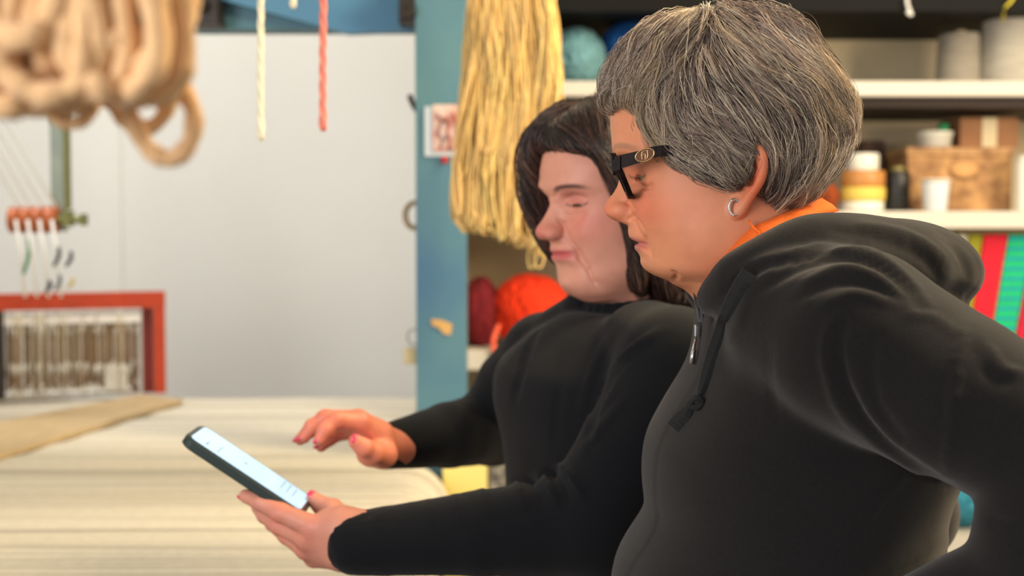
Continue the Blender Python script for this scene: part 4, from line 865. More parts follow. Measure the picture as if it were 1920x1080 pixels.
# ---- orange collar of B
up_ = [(1318,534,1.165),(1334,508,1.155),(1368,470,1.148),(1408,428,1.145),(1450,408,1.150),(1500,386,1.170),(1535,372,1.20)]
dn_ = [(1322,556,1.155),(1350,522,1.140),(1388,486,1.134),(1430,452,1.130),(1475,430,1.135),(1525,408,1.155),(1565,396,1.20)]
U = [W(*p) for p in up_]; D_ = [W(*p) for p in dn_]
mir = lambda p: np.array([p[0]*1.0, 2.44-p[1], p[2]])
Uc = cr(U+[mir(p) for p in U[::-1]], 5); Dc = cr(D_+[mir(p) for p in D_[::-1]], 5)
b = MB(); vs = []; th = .0022
for u, d in zip(Uc, Dc):
    m_ = (u+d)/2+np.array([0, -.002 if u[1] < 1.22 else .002, 0]); c0 = np.array([W(1440, 450, 1.22)[0], 1.22, u[2]]); o = m_-c0; o[2] = 0; o = o/np.linalg.norm(o)*th
    vs += [u, m_+o*.3, d, d+o*1.6, m_+o*2.0, u+o*1.2]
n = len(Uc); fs = [(i*6+j, i*6+(j+1) % 6, (i+1)*6+(j+1) % 6, (i+1)*6+j) for i in range(n-1) for j in range(6)]
b.add(vs, fs, smooth=True).build('shirt_collar', M_orange, personB, label='orange shirt collar')
b = MB()    # the folded-over point of the collar with its stitched edge
p0, p1, p2 = W(1412, 424, 1.139), W(1424, 440, 1.126), W(1395, 470, 1.128)
b.tube(cr([W(1404, 414, 1.139), W(1413, 428, 1.132), W(1424, 437, 1.126)], 4), .0011, 6); b.tube(cr([W(1424, 437, 1.126), W(1395, 466, 1.127), W(1352, 512, 1.134), W(1330, 540, 1.15)], 5), .0009, 6)
b.build('collar_edge', M_orange, personB)
# ---- zip, pull and drawstring of the hoodie
b = MB()
zl = cr([W(1302, 538, 1.206), W(1306, 560, 1.204), W(1311, 585, 1.203), W(1311, 606, 1.202)], 5); b.tube(zl, .0022, 6); b.build('zip_tape', M_blackmetal, hoodie)
b = MB()
for p in cr([W(1311, 536, 1.196), W(1313, 560, 1.196), W(1315, 585, 1.197), W(1314, 604, 1.198)], 9):
    b.box(tuple(p-[.0013, .0012, .0005]), tuple(p+[.0013, .0012, .0005]))
for p in cr([W(1299, 541, 1.200), W(1303, 562, 1.199), W(1308, 585, 1.198), W(1310, 604, 1.198)], 9):
    b.box(tuple(p-[.0009, .0012, .0004]), tuple(p+[.0009, .0012, .0004]))
b.build('zip_teeth', M_steel, hoodie)
b = MB(); c = W(1307, 620, 1.196)
b.box(tuple(c-[.0026, .0025, .0056]), tuple(c+[.0026, .0022, .0056])); b.build('zip_slider', M_steel, hoodie, bevel=.0012)
b = MB(); b.tube([W(1304, 634, 1.192), W(1303, 642, 1.190), W(1300, 650, 1.190)], .0011, 6); b.tube([W(1303, 640, 1.190), W(1299, 660, 1.189), W(1296, 681, 1.189)], [.0012, .0016, .0022], 8); b.tube([W(1301, 655, 1.1885), W(1297, 682, 1.188)], [.0022, .0026], 6)
b.build('zip_pull', M_steel, hoodie)
def on_near(px, py, lift=.003):     # the near surface of the hoodie under a pixel
    ds = np.linspace(.9, 1.3, 400); P = np.array([W(px, py, d) for d in ds]); v = tB.sample(P); i = np.argmax(v < 0)
    return W(px, py, ds[i]-lift) if v[i] < 0 else W(px, py, 1.2)
def ribbon(pts, wpx, mb, lift=.004):
    L_ = cr(pts, 6); vs = []; n = len(L_)
    for i, p in enumerate(L_):
        t = L_[min(i+1, n-1)]-L_[max(i-1, 0)]; t = t[:2]/np.linalg.norm(t[:2]); q = np.array([-t[1], t[0]])*p[2]/2
        yc = on_near(p[0], p[1], lift)[1]; a = W(p[0]-q[0], p[1]-q[1], yc+.0008); c = W(p[0]+q[0], p[1]+q[1], yc+.0008); m = W(p[0], p[1], yc-.0006)
        vs += [a, m, c, c+[0, .003, 0], m+[0, .003, 0], a+[0, .003, 0]]
    fs = [(i*6+j, i*6+(j+1) % 6, (i+1)*6+(j+1) % 6, (i+1)*6+j) for i in range(n-1) for j in range(6)]+[tuple(range(6)), tuple((n-1)*6+j for j in range(5, -1, -1))]
    mb.add(vs, fs, smooth=False)
b = MB(); ribbon([(1408,512,36),(1386,545,32),(1368,580,28),(1352,625,28),(1336,670,26),(1322,712,20),(1310,744,9)], 0, b, .0105)
ds_ = b.build('drawstring', M_ribbon, hoodie)
b = MB(); kp = on_near(1303, 752, .015); b.tube(cr([kp+[-.006, 0, -.003], kp+[0, -.003, .003], kp+[.006, 0, 0], kp+[.002, -.001, -.005], kp+[-.006, 0, -.003]], 4), [.0030]*17, 8); b.build('knot', M_ribbon, ds_)
b = MB(); ribbon([(1297,758,10),(1286,774,22),(1272,790,27),(1262,802,26)], 0, b, .012); b.build('drawstring_end', M_ribbon, ds_)

# =================================================== eyeglasses and earring of B
M_tort = mat('dark_tortoiseshell', srgb(9, 7, 7), .5, noise=(90, .2), col2=srgb(34, 20, 14), spec=.12)
M_lens = mat('lens_glass', (1, 1, 1), .0, trans=1, ior=1.0+.02, spec=.5)
G = empty('eyeglasses', to_world(LB(1165, 320, 0)[None], OB, FRB)[0], 'thick black tortoiseshell eyeglasses with a gold oval badge on the temple arm', 'glasses')
def T(p): return to_world(np.array(p, float)[None], OB, FRB)[0]
top = LB(1150, 297, .060); bot = LB(1180, 366, .060); dv = bot-top
def gp(u, v, out=0):     # u sideways from the middle, v down the frame 0..1, small wrap backwards
    a = top+dv*v; return T([a[0]-.04*max(abs(u)-.03, 0)+out, u, a[2]])
for s in (-1, 1):
    oc = [(s*.012, .20), (s*.016, .02), (s*.035, -.04), (s*.064, -.08), (s*.067, .12), (s*.062, .62), (s*.052, .94), (s*.036, 1.0), (s*.021, .92), (s*.013, .55)]
    ring = [gp(u, v) for u, v in oc]; P = [Vector(p) for p in cr(ring, 4, closed=True)]; b = MB(); n = len(P); vs = []
    cc = sum(P, Vector())/n
    for p in P:
        o = (p-cc).normalized(); d = Vector((1, 0, 0)); r_ = .0034
        for (a, e) in ((-1, -1), (1, -1), (1, 1), (-1, 1)): vs.append(p-o*r_*.2*0+o*(a*r_)+d*(e*.0024))
    b.add(vs, [(i*4+j, i*4+(j+1) % 4, ((i+1) % n)*4+(j+1) % 4, ((i+1) % n)*4+j) for i in range(n) for j in range(4)], smooth=False)
    b.build('rim', M_tort, G)
    b = MB(); Lp = [cc+(p-cc)*.93+Vector((.0003, 0, 0)) for p in P]; b.add([*[p-Vector((.0006, 0, 0)) for p in Lp], *[p+Vector((.0006, 0, 0)) for p in Lp]], [tuple(range(n)), tuple(range(2*n-1, n-1, -1))]+[(i, (i+1) % n, n+(i+1) % n, n+i) for i in range(n)])
    b.build('lens', M_lens, G)
    # temple arm: deep flat bar from the front to behind the ear
    A0 = LB(1154, 306, .067)*[1, s, 1]; A1 = LB(1240, 283, .079)*[1, s, 1]; A2 = LB(1400, 282, .082)*[1, s, 1]; A3 = LB(1422, 300, .078)*[1, s, 1]
    A0[0] = min(A0[0], top[0]-.001)
    b = MB(); vs = []; pts = cr([A0, A0*.5+A1*.5, A1, A1*.4+A2*.6, A2, A3], 4); m = len(pts)
    for i, p in enumerate(pts):
        t = i/(m-1); hh = np.interp(t, [0, .22, .42, .6, 1], [.0060, .0052, .0046, .003, .002]); d = .0021
        for a, e in ((-1, -1), (1, -1), (1, 1), (-1, 1)): vs.append(T([p[0], p[1]+e*d*s, p[2]+a*hh]))
    b.add(vs, [(i*4+j, i*4+(j+1) % 4, (i+1)*4+(j+1) % 4, (i+1)*4+j) for i in range(m-1) for j in range(4)]+[(0, 1, 2, 3), tuple((m-1)*4+j for j in (3, 2, 1, 0))])
    b.add([T(q) for q in ([top[0]+.001, s*.070, A0[2]-.0062], [top[0]+.001, s*.070, A0[2]+.0058], [A0[0]-.004, s*.072, A0[2]+.0060], [A0[0]-.004, s*.072, A0[2]-.0060],
                          [top[0]+.001, s*.060, A0[2]-.0062], [top[0]+.001, s*.060, A0[2]+.0058], [A0[0]-.004, s*.062, A0[2]+.0060], [A0[0]-.004, s*.062, A0[2]-.0060])], [(0,1,2,3), (7,6,5,4), (0,4,5,1), (1,5,6,2), (2,6,7,3), (3,7,4,0)])
    ta = b.build('temple_arm', M_tort, G)
    c0 = LB(1209, 291, .0775); c0 = c0*[1, s, 1]+[0, s*.0022, 0]; sl = math.radians(13)
    def bp(u, v, h=0): return T(c0+np.array([-(u*math.cos(sl)-v*math.sin(sl)*0), s*h, v+u*math.sin(sl)]))
    b = MB(); b.tube([bp(.0082*math.cos(a), .0053*math.sin(a), .0004) for a in np.linspace(0, 2*math.pi, 28)[:-1]], .00055, 6, closed=True)
    b.tube(cr([bp(-.0022, -.0036, .0004), bp(-.0028, .0008, .0004), bp(-.0018, .0034, .0004), bp(.0018, .0034, .0004)], 5), .00045, 5)
    b.tube(cr([bp(-.0022, .0002, .0004), bp(-.0006, .0014, .0004), bp(.0004, .0006, .0004), bp(.0004, -.0034, .0004)], 5), .00045, 5)
    b.tube(cr([bp(.0022, .0040, .0004), bp(.0026, -.0010, .0004), bp(.0014, -.0036, .0004), bp(-.0006, -.0038, .0004)], 5), .00045, 5)
    b.build('badge', M_gold, ta, label='gold oval badge with interlocked letters')
    b = MB(); b.add([bp(.0078*math.cos(a), .005*math.sin(a), h) for h in (-.0008, .0002) for a in np.linspace(0, 2*math.pi, 25)[:-1]], [tuple(range(24, 48)), tuple(range(23, -1, -1))]+[(i, (i+1) % 24, 24+(i+1) % 24, 24+i) for i in range(24)])
    b.build('badge_plate', mat('badge_brown', srgb(120, 78, 55), .3, metal=.3), ta)
b = MB(); b.tube(cr([gp(-.0135, .25), gp(-.006, .12, .001), gp(.006, .12, .001), gp(.0135, .25)], 4), .0030, 8); b.build('bridge', M_tort, G)

E = empty('earring', T(LB(1378, 385, .080)), 'small silver hoop earring with stones in the ear lobe', 'earring')
b = MB(); ec = LB(1377, 389, .080); ring = [T(ec+np.array([.0046*math.cos(a), .0015*math.cos(a), .0066*math.sin(a)])) for a in np.linspace(0, 2*math.pi, 25)[:-1]]
b.tube(ring, .0013, 8, closed=True); hoop = b.build('hoop', M_steel, E)
M_stone = mat('clear_stone', (.95, .95, 1), .05, spec=1, metal=.6)
for i in range(8):
    a = -1.3+i*.33; c = ec+np.array([.0050*math.cos(a), .0026, .0068*math.sin(a)]); b = MB(); b.lathe(T(c), [(.0001, -.0008), (.0008, -.0004), (.0009, .0003), (.0001, .0008)], 8); b.build('stone', M_stone, E)
# =================================================== person A : dark hair, black knit sweater, using the phone
psi, tau = math.radians(25), math.radians(9)
fA = np.array([-math.cos(psi)*math.cos(tau), -math.sin(psi)*math.cos(tau), -math.sin(tau)]); lA = np.array([math.sin(psi), -math.cos(psi), 0.]); uA = -np.cross(fA, lA)
if uA[2] < 0: uA = -uA
rol = math.radians(0); FRA = (fA, lA*math.cos(rol)+uA*math.sin(rol), uA*math.cos(rol)-lA*math.sin(rol)); OA = W(1166, 394, 1.62)
mp = [(.128,.0),(.118,.045),(.10,.074),(.08,.088),(.06,.0945),(.045,.096),(.036,.0965),(.028,.0935),(.022,.0935),(.014,.0985),(.004,.1060),(-.006,.1120),(-.012,.1140),(-.017,.1135),(-.021,.108),(-.0245,.100),(-.028,.0965),(-.033,.0965),(-.038,.099),(-.0415,.0975),(-.0435,.0935),(-.046,.0965),(-.050,.0965),(-.055,.091),(-.060,.0885),(-.068,.090),(-.076,.0905),(-.084,.087),(-.091,.078),(-.096,.06)]
pp = [(.128,.0),(.118,.045),(.10,.074),(.08,.088),(.06,.0945),(.045,.096),(.036,.0955),(.028,.090),(.014,.0885),(-.01,.0895),(-.030,.0915),(-.0435,.0915),(-.060,.0885),(-.068,.090),(-.076,.0905),(-.084,.087),(-.091,.078),(-.096,.06)]
ZR = lambda z: float(np.interp(z, [-.096, -.0435, -.0245, -.012, .02], [-.096, -.0375, -.0190, -.0070, .02])) if -.096 < z < .02 else z
mp = np.array([(ZR(a), c) for a, c in mp]); pp = np.array([(ZR(a), c) for a, c in pp]); dl = mp[:, 1]-np.interp(-mp[:, 0], -pp[:, 0], pp[:, 1])
noseA = sorted([(z, d) for z, d in zip(mp[:, 0], dl) if -.0195 <= z <= .034]+[(-.0245, 0.0)]); lipsA = sorted([(z, d) for z, d in zip(mp[:, 0], dl) if z < -.020]+[(-.019, .001)])
zeA = .021; ztA = -.008
gsA = [(-.0095, .032, zeA+.002, .014, .012), (.0035, .030, zeA+.021, .018, .007), (.0058, .0130, ztA-.004, .006, .0068), (.0015, 0, ztA-.002, .010, .007),
       (.0045, .042, -.015, .018, .015), (-.0030, .030, zeA-.014, .012, .003), (-.0035, .029, -.0385, .006, .005), (.0035, 0, -.074, .016, .010), (-.0045, .0055, -.0180, .003, .002), (.003, .022, -.044, .008, .012)]
lnA = [([(.0165, ztA+.004), (.024, ztA-.010), (.031, ztA-.024), (.036, ztA-.042)], -.0026, .0040), ([(0, -.0375), (.013, -.0378), (.025, -.040)], -.0024, .0016), ([(.0155, ztA+.006), (.018, ztA-.001), (.016, ztA-.008)], -.0022, .002),
       ([(.02, zeA+.006), (.032, zeA+.009), (.045, zeA+.004)], -.0022, .0018), ([(.033, -.046), (.038, -.062), (.042, -.08)], -.0022, .0045), ([(.018, -.000), (.028, -.004), (.038, -.001)], -.0016, .0022)]
bfA = face_bulge(noseA, lipsA, gsA, lnA, [(-.035, .016), (ztA-.004, .0148), (ztA+.007, .0122), (.016, .0092), (.03, .0115)], .021)
vA = Vol((-.12, -.10, -.19), (.13, .10, .14), .0016)
zs = pp[:, 0]
wA = np.interp(-zs, [-.128, -.118, -.10, -.06, -.02, .02, .045, .065, .080, .090, .096], [.012, .036, .056, .0705, .0725, .071, .066, .060, .052, .042, .03])
bA = np.interp(-zs, [-.128, -.118, -.10, -.06, -.02, .03, .06, .08, .096], [0, -.04, -.066, -.085, -.088, -.072, -.04, -.01, .03])
vA.rows(zs, pp[:, 1], bA, wA, nf=2.25, nb=2.1, bulge=bfA, sm=.0035)
for s in (-1, 1): vA.ell((.012, s*.044, -.062), (.036, .022, .028), .02)
vA.ell((.040, 0, -.086), (.040, .042, .018), .014)
vA.cone((-.005, 0, -.06), (-.035, 0, -.17), .054, .058, .022)
rimA = [np.array(p) for p in [(.002,.076,-.004),(.0,.079,.012),(-.008,.083,.022),(-.018,.087,.024),(-.026,.090,.016),(-.029,.090,.0),(-.024,.087,-.014),(-.014,.081,-.026),(-.006,.077,-.036),(.0,.075,-.037),(.004,.073,-.030)]]
for s in (-1, 1): add_ear(vA, [p*[1, s, 1] for p in rimA], np.array([.0, s*.071, -.008]), np.array([-.001, s*.075, -.030]))
for s in (-1, 1):
    vA.ell((.1005, s*.0125, ztA-.004), (.0115, .0068, .0080), .004); vA.ell((.103, s*.0065, ztA-.0125), (.0055, .0028, .0032), .002, cut=True)
vA.ell((.1045, 0, ztA-.001), (.0125, .0120, .0105), .006)
for pts, r in (([(1056, 447), (1078, 462), (1092, 488), (1104, 512)], .0007), ([(1046, 412), (1058, 424), (1058, 440)], .0012), ([(1104, 500), (1108, 520), (1118, 532)], .0006), ([(1062, 402), (1080, 410), (1098, 402)], .0006), ([(1082, 478), (1090, 490)], .0010), ([(1046, 352), (1042, 366)], .0010)):
    wrinkle(vA, OA, FRA, pts, r, y0=1.4, y1=1.75)
eyesA = lids(vA, .031, zeA-.001, .0016, .0014)
aV, aQ = vA.nets()
cA = skin_col(aV, zeA, ztA, -.0385, srgb(218, 152, 128), srgb(205, 98, 84), srgb(205, 92, 96), (zeA+.0165, srgb(62, 42, 38), .9), .07)
wVA = to_world(aV, OA, FRA)
# ---- sweater
cw = W(1132, 700, 1.60); psb = math.radians(31); ff = (-math.cos(psb), -math.sin(psb))
zA = lambda py: W(960, py, 1.6)[2]
tA = Vol((-.20, 1.22, .84), (.27, 2.02, 1.46), .0046)
tab = [(588,.038,-.055,.055),(614,.058,-.082,.096),(640,.076,-.10,.134),(676,.096,-.112,.164),(700,.112,-.114,.166),(760,.116,-.112,.160),(830,.106,-.106,.150),(900,.100,-.102,.145),(980,.100,-.102,.146),(1080,.104,-.110,.155),(1250,.11,-.12,.165)]
tA.rows([zA(r[0]) for r in tab], [r[1] for r in tab], [r[2] for r in tab], [r[3] for r in tab], O=(cw[0], cw[1], 0), fwd=ff, nf=2.3, nb=2.2, sm=.010)
nS, nE, nWr = W(1262, 680, 1.455), W(1108, 985, 1.425), W(668, 1018, 1.44)
tA.chain([W(1215, 655, 1.52), nS, W(1185, 840, 1.435), nE], [.056, .060, .056, .058], .014)
tA.chain([nE, W(900, 1000, 1.43), nWr], [.055, .045, .0335], .012)
fS, fE, fWr = W(1020, 664, 1.75), W(925, 800, 1.84), W(722, 838, 1.655)
tA.chain([W(1092, 590, 1.66), fS], [.030, .050], .02); tA.chain([fS, W(970, 725, 1.81), fE], [.055, .056, .052], .014); tA.chain([fE, W(840, 815, 1.75), fWr], [.050, .043, .029], .012)
sV, sQ = tA.nets(); N = normals(sV, sQ); P2 = px_of(sV); nr = sV[:, 1] < 1.62
sV = sV+N*(.0014*wob(sV, 30, 8)+.0007*wob(sV, 80, 9))[:, None]
sV = crease(sV, N, P2, nr, [([(1215,640),(1160,690),(1120,760),(1105,830)], -.0055, 12, 1), ([(1240,620),(1180,665),(1140,720)], .004, 10, 1.6), ([(1150,620),(1110,700),(1085,800)], .0025, 12, 1),
    ([(1020,590),(985,680),(965,760)], -.004, 10, 1), ([(1048,870),(1075,895),(1095,935)], .0075, 7, 1), ([(1030,880),(1052,905),(1068,940)], -.006, 6, 1), ([(1008,886),(1030,912),(1045,950)], .0070, 7, 1), ([(985,893),(1005,915),(1016,950)], -.005, 6, 1), ([(958,898),(975,920),(985,955)], .0045, 7, 1),
    ([(900,915),(912,940),(918,970)], .0028, 7, 1), ([(850,928),(862,955),(866,985)], .0025, 7, 1), ([(800,940),(810,965),(812,990)], .0022, 7, 1),
    ([(1060,640),(1050,740),(1040,840)], -.0016, 14, 1), ([(1180,740),(1130,800),(1090,850)], .003, 12, 1)])
wr1 = np.linalg.norm(sV-nWr, axis=1)   # ribbed cuff
ax_ = (nWr-W(900, 1000, 1.43)); ax_ /= np.linalg.norm(ax_); e1 = np.cross(ax_, [0, 0, 1]); e1 /= np.linalg.norm(e1); e2 = np.cross(ax_, e1)
ang = np.arctan2((sV-nWr)@e2, (sV-nWr)@e1); along = (sV-nWr)@ax_; m_ = (np.abs(along) < .045) & (wr1 < .07)
sV[m_] += N[m_]*(.0007*np.sin(ang[m_]*30)*np.clip((along[m_]+.045)/.01, 0, 1))[:, None]
personA = empty('person', (cw[0], cw[1], 0), 'person with dark brown bobbed hair in a black high-necked sweater, holding and tapping the phone', 'person', 'people looking at the phone')
iV, iQ = tA.nets(iso=-.010, step=2)
trA, trAi, shA = legs(cw[0], cw[1], ff, (math.sin(psb), -math.cos(psb)), .93, None)
# ---- hands
def nail(mb, tip, dirv, up, r=.0052):
    d = np.array(dirv, float); d /= np.linalg.norm(d); u = np.array(up, float); u -= d*np.dot(u, d); u /= np.linalg.norm(u); s = np.cross(d, u); vs = []; n = 5; m = 5
    for i in range(m):
        a = (i/(m-1)-.5)*2
        for j in range(n):
            c = (j/(n-1)-.5)*2; ww = r*(1-.25*max(a, 0)**2); vs.append(np.array(tip)+d*(a*r*1.25+.001)+s*(c*ww)+u*(r*1.22-.35*r*c*c-.12*r*a*a))
    fs = [(i*n+j, i*n+j+1, (i+1)*n+j+1, (i+1)*n+j) for i in range(m-1) for j in range(n-1)]; k = len(vs)
    vs2 = [v-u*.0012 for v in vs]; per = [j for j in range(n)]+[i*n+n-1 for i in range(1, m)]+[(m-1)*n+j for j in range(n-2, -1, -1)]+[i*n for i in range(m-2, 0, -1)]
    fs += [tuple(k+q for q in f[::-1]) for f in fs]; fs += [(per[i], per[i-1], k+per[i-1], k+per[i]) for i in range(len(per))]
    mb.add(vs+vs2, fs, smooth=True)
h1 = Vol((-.36, 1.38, 1.06), (-.13, 1.60, 1.27), .0014)
w1 = W(700, 1012, 1.44)
h1.cone(w1+[0, 0, .012], W(645, 992, 1.445), .021, .023, .01); h1.cone(w1-[0, 0, .010], W(648, 1030, 1.45), .021, .022, .01)
K = [W(590, 988, 1.447), W(577, 1010, 1.455), W(574, 1028, 1.470), W(590, 1044, 1.485)]; wb = [W(640, 985, 1.447), W(640, 1004, 1.447), W(640, 1024, 1.452), W(640, 1036, 1.46)]
for k_, b_ in zip(K, wb): h1.cone(b_, k_, .0195, .0125, .012)
h1.ell(W(625, 985, 1.47), (.026, .020, .020), .012)
fing = [[K[0], W(528, 962, 1.458), W(489, 942, 1.470), W(461, 930, 1.480)], [K[1], W(524, 985, 1.475), W(497, 966, 1.497), W(484, 952, 1.515)], [K[2], W(538, 1004, 1.500), W(512, 982, 1.522), W(500, 964, 1.540)], [K[3], W(560, 1022, 1.515), W(542, 1002, 1.535), W(532, 985, 1.548)]]
fr_ = [[.0125, .0106, .0092, .0078], [.0120, .0104, .0090, .0078], [.0118, .0098, .0086, .0074], [.0110, .0090, .0078, .0068]]
for p, r in zip(fing, fr_): h1.chain(p, r, .0045)
h1.chain([W(650, 985, 1.478), W(623, 957, 1.505), W(603, 948, 1.515), W(588, 936, 1.517)], [.018, .0125, .0100, .0085], .008)
h1V, h1Q = h1.nets()
h2 = Vol((-.31, 1.50, 1.17), (-.12, 1.72, 1.31), .0014)
w2 = W(748, 838, 1.665)
h2.cone(w2, W(712, 832, 1.632), .024, .021, .01); h2.ell(W(702, 852, 1.615), (.022, .020, .016), .012)
K2 = [W(676, 792, 1.590), W(672, 787, 1.612), W(676, 795, 1.634), W(684, 812, 1.652)]
for k_, b_ in zip(K2, [W(708, 818, 1.610), W(708, 815, 1.622), W(710, 822, 1.635), W(712, 835, 1.645)]): h2.cone(b_, k_, .0175, .0125, .012)
f2 = [[K2[0], W(630, 788, 1.570), W(610, 806, 1.560), W(600, 824, 1.556)], [K2[1], W(610, 784, 1.600), W(585, 800, 1.597), W(570, 820, 1.594)], [K2[2], W(606, 792, 1.632), W(580, 808, 1.632), W(563, 824, 1.630)], [K2[3], W(640, 812, 1.664), W(618, 824, 1.660), W(602, 838, 1.654)]]
for p, r in zip(f2, [[.0122, .0100, .0088, .0074], [.0122, .0102, .0088, .0074], [.0118, .0096, .0084, .0072], [.0105, .0086, .0076, .0066]]): h2.chain(p, r, .0045)
h2.chain([W(718, 852, 1.600), W(700, 850, 1.578), W(683, 840, 1.565), W(667, 828, 1.560)], [.018, .0130, .0105, .0088], .008)
h2V, h2Q = h2.nets()
bV, bQ = join([(wVA, aQ), (h1V, h1Q), (h2V, h2Q), (iV, iQ), trAi])
c1 = np.tile(srgb(208, 140, 118), (len(h1V), 1)); c2 = np.tile(srgb(222, 132, 105), (len(h2V), 1))
for kk, VV, cc_ in ((K+[f[1] for f in fing], h1V, c1), (K2+[f[1] for f in f2]+[f[3] for f in f2], h2V, c2)):
    for q in kk: cc_[:] = mix(cc_, srgb(212, 100, 85), .5*gauss(VV, q, (.013,)*3))
colA = np.concatenate([cA, c1, c2, np.tile(srgb(218, 165, 148), (len(iV)+len(trAi[0]), 1))])
link('body', npmesh('body', bV, bQ, colors=colA), M_skinA, personA)
sw = link('sweater', npmesh('sweater', sV, sQ), M_knit, personA)
link('trousers', npmesh('trousers', *trA), M_jean, personA)
for v_, q_ in shA: link('shoe', npmesh('shoe', v_, q_), M_shoe, personA)
eye(personA, OA, FRA, eyesA, look=-.75)
ups = {0: (0, -.5, .9)}
for F_, upv in ((fing, (-.5, -.35, -.75)), (f2, (-.75, -.15, .6))):
    for p in F_:
        b = MB(); nail(b, p[3], p[3]-p[2], upv, .0056); b.build('fingernail', M_nail, personA, label='pink painted fingernail')
for tipd, r_, u_ in (((W(667, 828, 1.560)), W(683, 840, 1.565), (-.1, -.75, .6)), (W(588, 936, 1.517), W(603, 948, 1.515), (.3, -.5, .8))):
    b = MB(); nail(b, tipd, tipd-r_, u_, .0064); b.build('fingernail', M_nail, personA, label='pink painted thumbnail')
# high knitted neck: rolled double band
nb = Vol((.03, 1.49, 1.34), (.24, 1.74, 1.46), .0022)
nc = OA+fA*-.022; 
def ringpts(z, rx, ry, dx=0, tilt=.18, n=28):
    c = np.array([OA[0]+.022+dx, OA[1]+.018, z]); out = []
    for i in range(n):
        a = 2*math.pi*i/n; v = fA*[1, 1, 0]*math.cos(a)*rx+lA*math.sin(a)*ry; out.append(c+v-np.array([0, 0, 1])*math.cos(a)*tilt*rx)
    return out
zc = W(1150, 566, 1.6)[2]
for dz, rx, ry, rr_ in ((.004, .0640, .0600, .0052), (-.005, .0670, .0630, .0058), (-.014, .0700, .066, .0065), (-.025, .0740, .071, .0085), (-.038, .079, .077, .010)):
    R_ = ringpts(zc+dz, rx, ry); nb.chain(R_+[R_[0]], [rr_]*(len(R_)+1), .004)
link('neck_band', npmesh('neck_band', *nb.nets()), M_knit, sw)
# ---- hair of A
polyA = [(.084,.082),(.094,.094),(.086,.108),(.058,.128),(.015,.142),(-.04,.146),(-.09,.118),(-.118,.06),(-.122,-.01),(-.115,-.07),(-.085,-.112),(-.04,-.120),(-.004,-.112),(.014,-.092),(.018,-.06),(.013,-.03),(.020,-.002),(.034,.020),(.042,.044),(.052,.064),(.070,.078)]
gA = Vol((-.14, -.12, -.13), (.13, .12, .17), .0026)
zh = [-.125, -.09, -.05, 0, .04, .08, .11, .13, .145, .152]
gA.rows(zh, [.06, .07, .085, .100, .104, .104, .094, .076, .05, .03], [-.09, -.112, -.12, -.122, -.118, -.108, -.092, -.075, -.05, -.02], [.078, .090, .093, .092, .090, .084, .068, .052, .032, .015], nf=2.05, nb=2.2, k=.01, sm=.006)
pd = poly_sdf(gA.ax[0][:, None], gA.ax[2][None, :], smooth_poly([np.array(p) for p in polyA], 1)).astype(np.float32)
gA.f = smax(gA.f, pd[:, None, :], .010).astype(np.float32)
gA.chain(cr([(.035, -.045, .118), (.068, -.050, .100), (.084, -.055, .078), (.086, -.060, .045), (.079, -.064, .012), (.064, -.067, -.03), (.042, -.070, -.06)], 3), [.022, .021, .020, .019, .018, .018, .017, .017, .016, .016, .017, .017, .017, .017, .016, .015, .014, .013, .012], .015)
gA.chain(cr([(.070, -.030, .104), (.054, .048, .092), (.045, .066, .060), (.036, .074, .015), (.030, .077, -.035), (.030, .068, -.082)], 3), np.linspace(.012, .010, 16), .015)
hairA = link('hair', npmesh('hair', *(lambda V, Q: (to_world(V, OA, FRA), Q))(*gA.nets(iso=-.002))), M_hairAb, personA)
guA = [((.09, 0, .09), (-.2, -.9)), ((.05, 0, .12), (.1, -.5)), ((0, 0, .14), (-.3, -.5)), ((.06, 0, .06), (-.5, -1)), ((.03, 0, .02), (-.25, -1)), ((0, 0, -.05), (.0, -1)), ((-.06, 0, .08), (-.6, -.9)), ((-.1, 0, 0), (0, -1)), ((-.05, 0, -.08), (.2, -1)), ((.02, 0, -.08), (-.1, -1))]
pa = grow(gA, guA, 6000, 10, .0066, .0006, 21, jit=.10, lift=.001, zsplit=.06, sy=1.0, curl=.03)
palA = [srgb(62, 42, 36), srgb(35, 25, 24), srgb(92, 62, 50), srgb(120, 90, 76)]
V_, Q_, C_ = strands_mesh(to_world(pa.reshape(-1, 3), OA, FRA).reshape(pa.shape), np.full(len(pa), .0005), hair_cols(len(pa), palA, [.4, .35, .2, .05], 7))
link('hair_strand', npmesh('hair_strand', V_, Q_, colors=C_), M_hairA, hairA, kind='stuff')

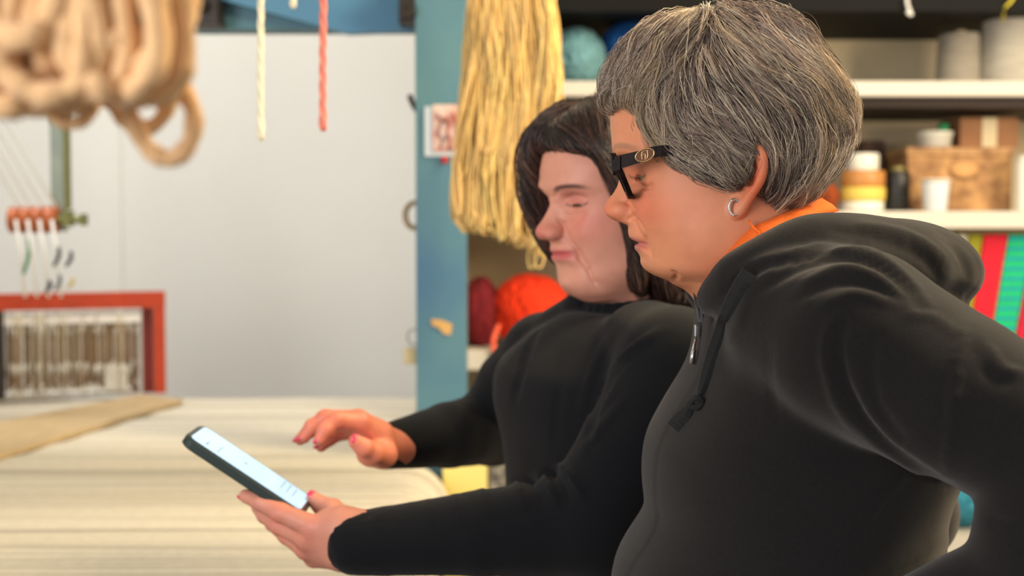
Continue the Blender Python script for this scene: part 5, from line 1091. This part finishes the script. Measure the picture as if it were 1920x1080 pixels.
# =================================================== phone
u_ = np.array([W(577, 929, 1.534)-W(380, 798, 1.534)])[0]; u_ /= np.linalg.norm(u_)
nearL, farL = W(361, 823, 1.466), W(380, 798, 1.534)
v_ = farL-nearL; v_ -= u_*np.dot(u_, v_); v_ /= np.linalg.norm(v_); n_ = np.cross(u_, v_)
if n_[2] < 0: n_ = -n_
PC = (nearL+W(577, 929, 1.534))/2
phone = empty('smartphone', PC, 'smartphone in a dark green case with a bright white screen held over the loom', 'phone')
def pp_(a, b_, c): return PC+u_*a+v_*b_+n_*c
Lh, Wh = np.linalg.norm(W(577, 929, 1.534)-farL)/2, .0345
def slab(mb, L_, W_, r, z0, z1, rb=.0):
    out = []
    for cx, cy, a0 in ((L_-r, W_-r, 0), (-L_+r, W_-r, 90), (-L_+r, -W_+r, 180), (L_-r, -W_+r, 270)):
        for q in range(7): a = math.radians(a0+q*15); out.append((cx+r*math.cos(a), cy+r*math.sin(a)))
    n = len(out); lay = [(z0, -rb), (z0+rb*.6, 0), (z1-rb*.6, 0), (z1, -rb)] if rb else [(z0, 0), (z1, 0)]; vs = []
    for z, e in lay:
        for x, y in out: k = math.hypot(x, y); vs.append(pp_(x+e*x/k, y+e*y/k, z))
    fs = [(i*n+j, i*n+(j+1) % n, (i+1)*n+(j+1) % n, (i+1)*n+j) for i in range(len(lay)-1) for j in range(n)]; fs += [tuple(range(n-1, -1, -1)), tuple((len(lay)-1)*n+j for j in range(n))]
    mb.add(vs, fs)
b = MB(); slab(b, Lh+.006, Wh+.0045, .012, -.0115, -.0004, .0025); cs_ = b.build('case', mat('dark_green_silicone', srgb(28, 44, 40), .55, noise=(60, .15)), phone)
b = MB(); slab(b, Lh+.0035, Wh+.0025, .010, -.001, .0004, .0005); b.build('bezel', mat('black_glass', (.01, .01, .012), .08), phone)
b = MB(); slab(b, Lh, Wh, .008, .0002, .0008); b.build('screen', mat('lit_screen', srgb(150, 190, 225), .2, emit=(srgb(196, 226, 250), .62)), phone, label='white-blue lit screen')
M_ink = mat('screen_ink', srgb(120, 140, 165), .4, emit=(srgb(150, 175, 200), .5))
for (a, c_, l, w_) in ((-.066, -.024, .002, .006), (-.066, .022, .002, .008), (-.055, -.018, .003, .014), (-.040, -.012, .0018, .030), (-.008, 0, .004, .006), (.040, .01, .0014, .034), (.048, .01, .0014, .034), (.056, .008, .0014, .030)):
    b = MB(); b.add([pp_(a+i*l, c_+j*w_, .0010) for i, j in ((-.5, -.5), (.5, -.5), (.5, .5), (-.5, .5))]+[pp_(a+i*l, c_+j*w_, .0005) for i, j in ((-.5, -.5), (.5, -.5), (.5, .5), (-.5, .5))], [(0,1,2,3), (7,6,5,4), (0,4,5,1), (1,5,6,2), (2,6,7,3), (3,7,4,0)]); b.build('screen_mark', M_ink, phone)
b = MB(); slab(b, .013, .013, .004, -.0135, -.0113); 
me = b.mesh('camera_island')
co = [Vector(v.co)+Vector(u_*-.055+v_*.016) for v in me.vertices]
for v, c_ in zip(me.vertices, co): v.co = c_
link('camera_island', me, mat('camera_black', (.02, .02, .02), .2), phone)
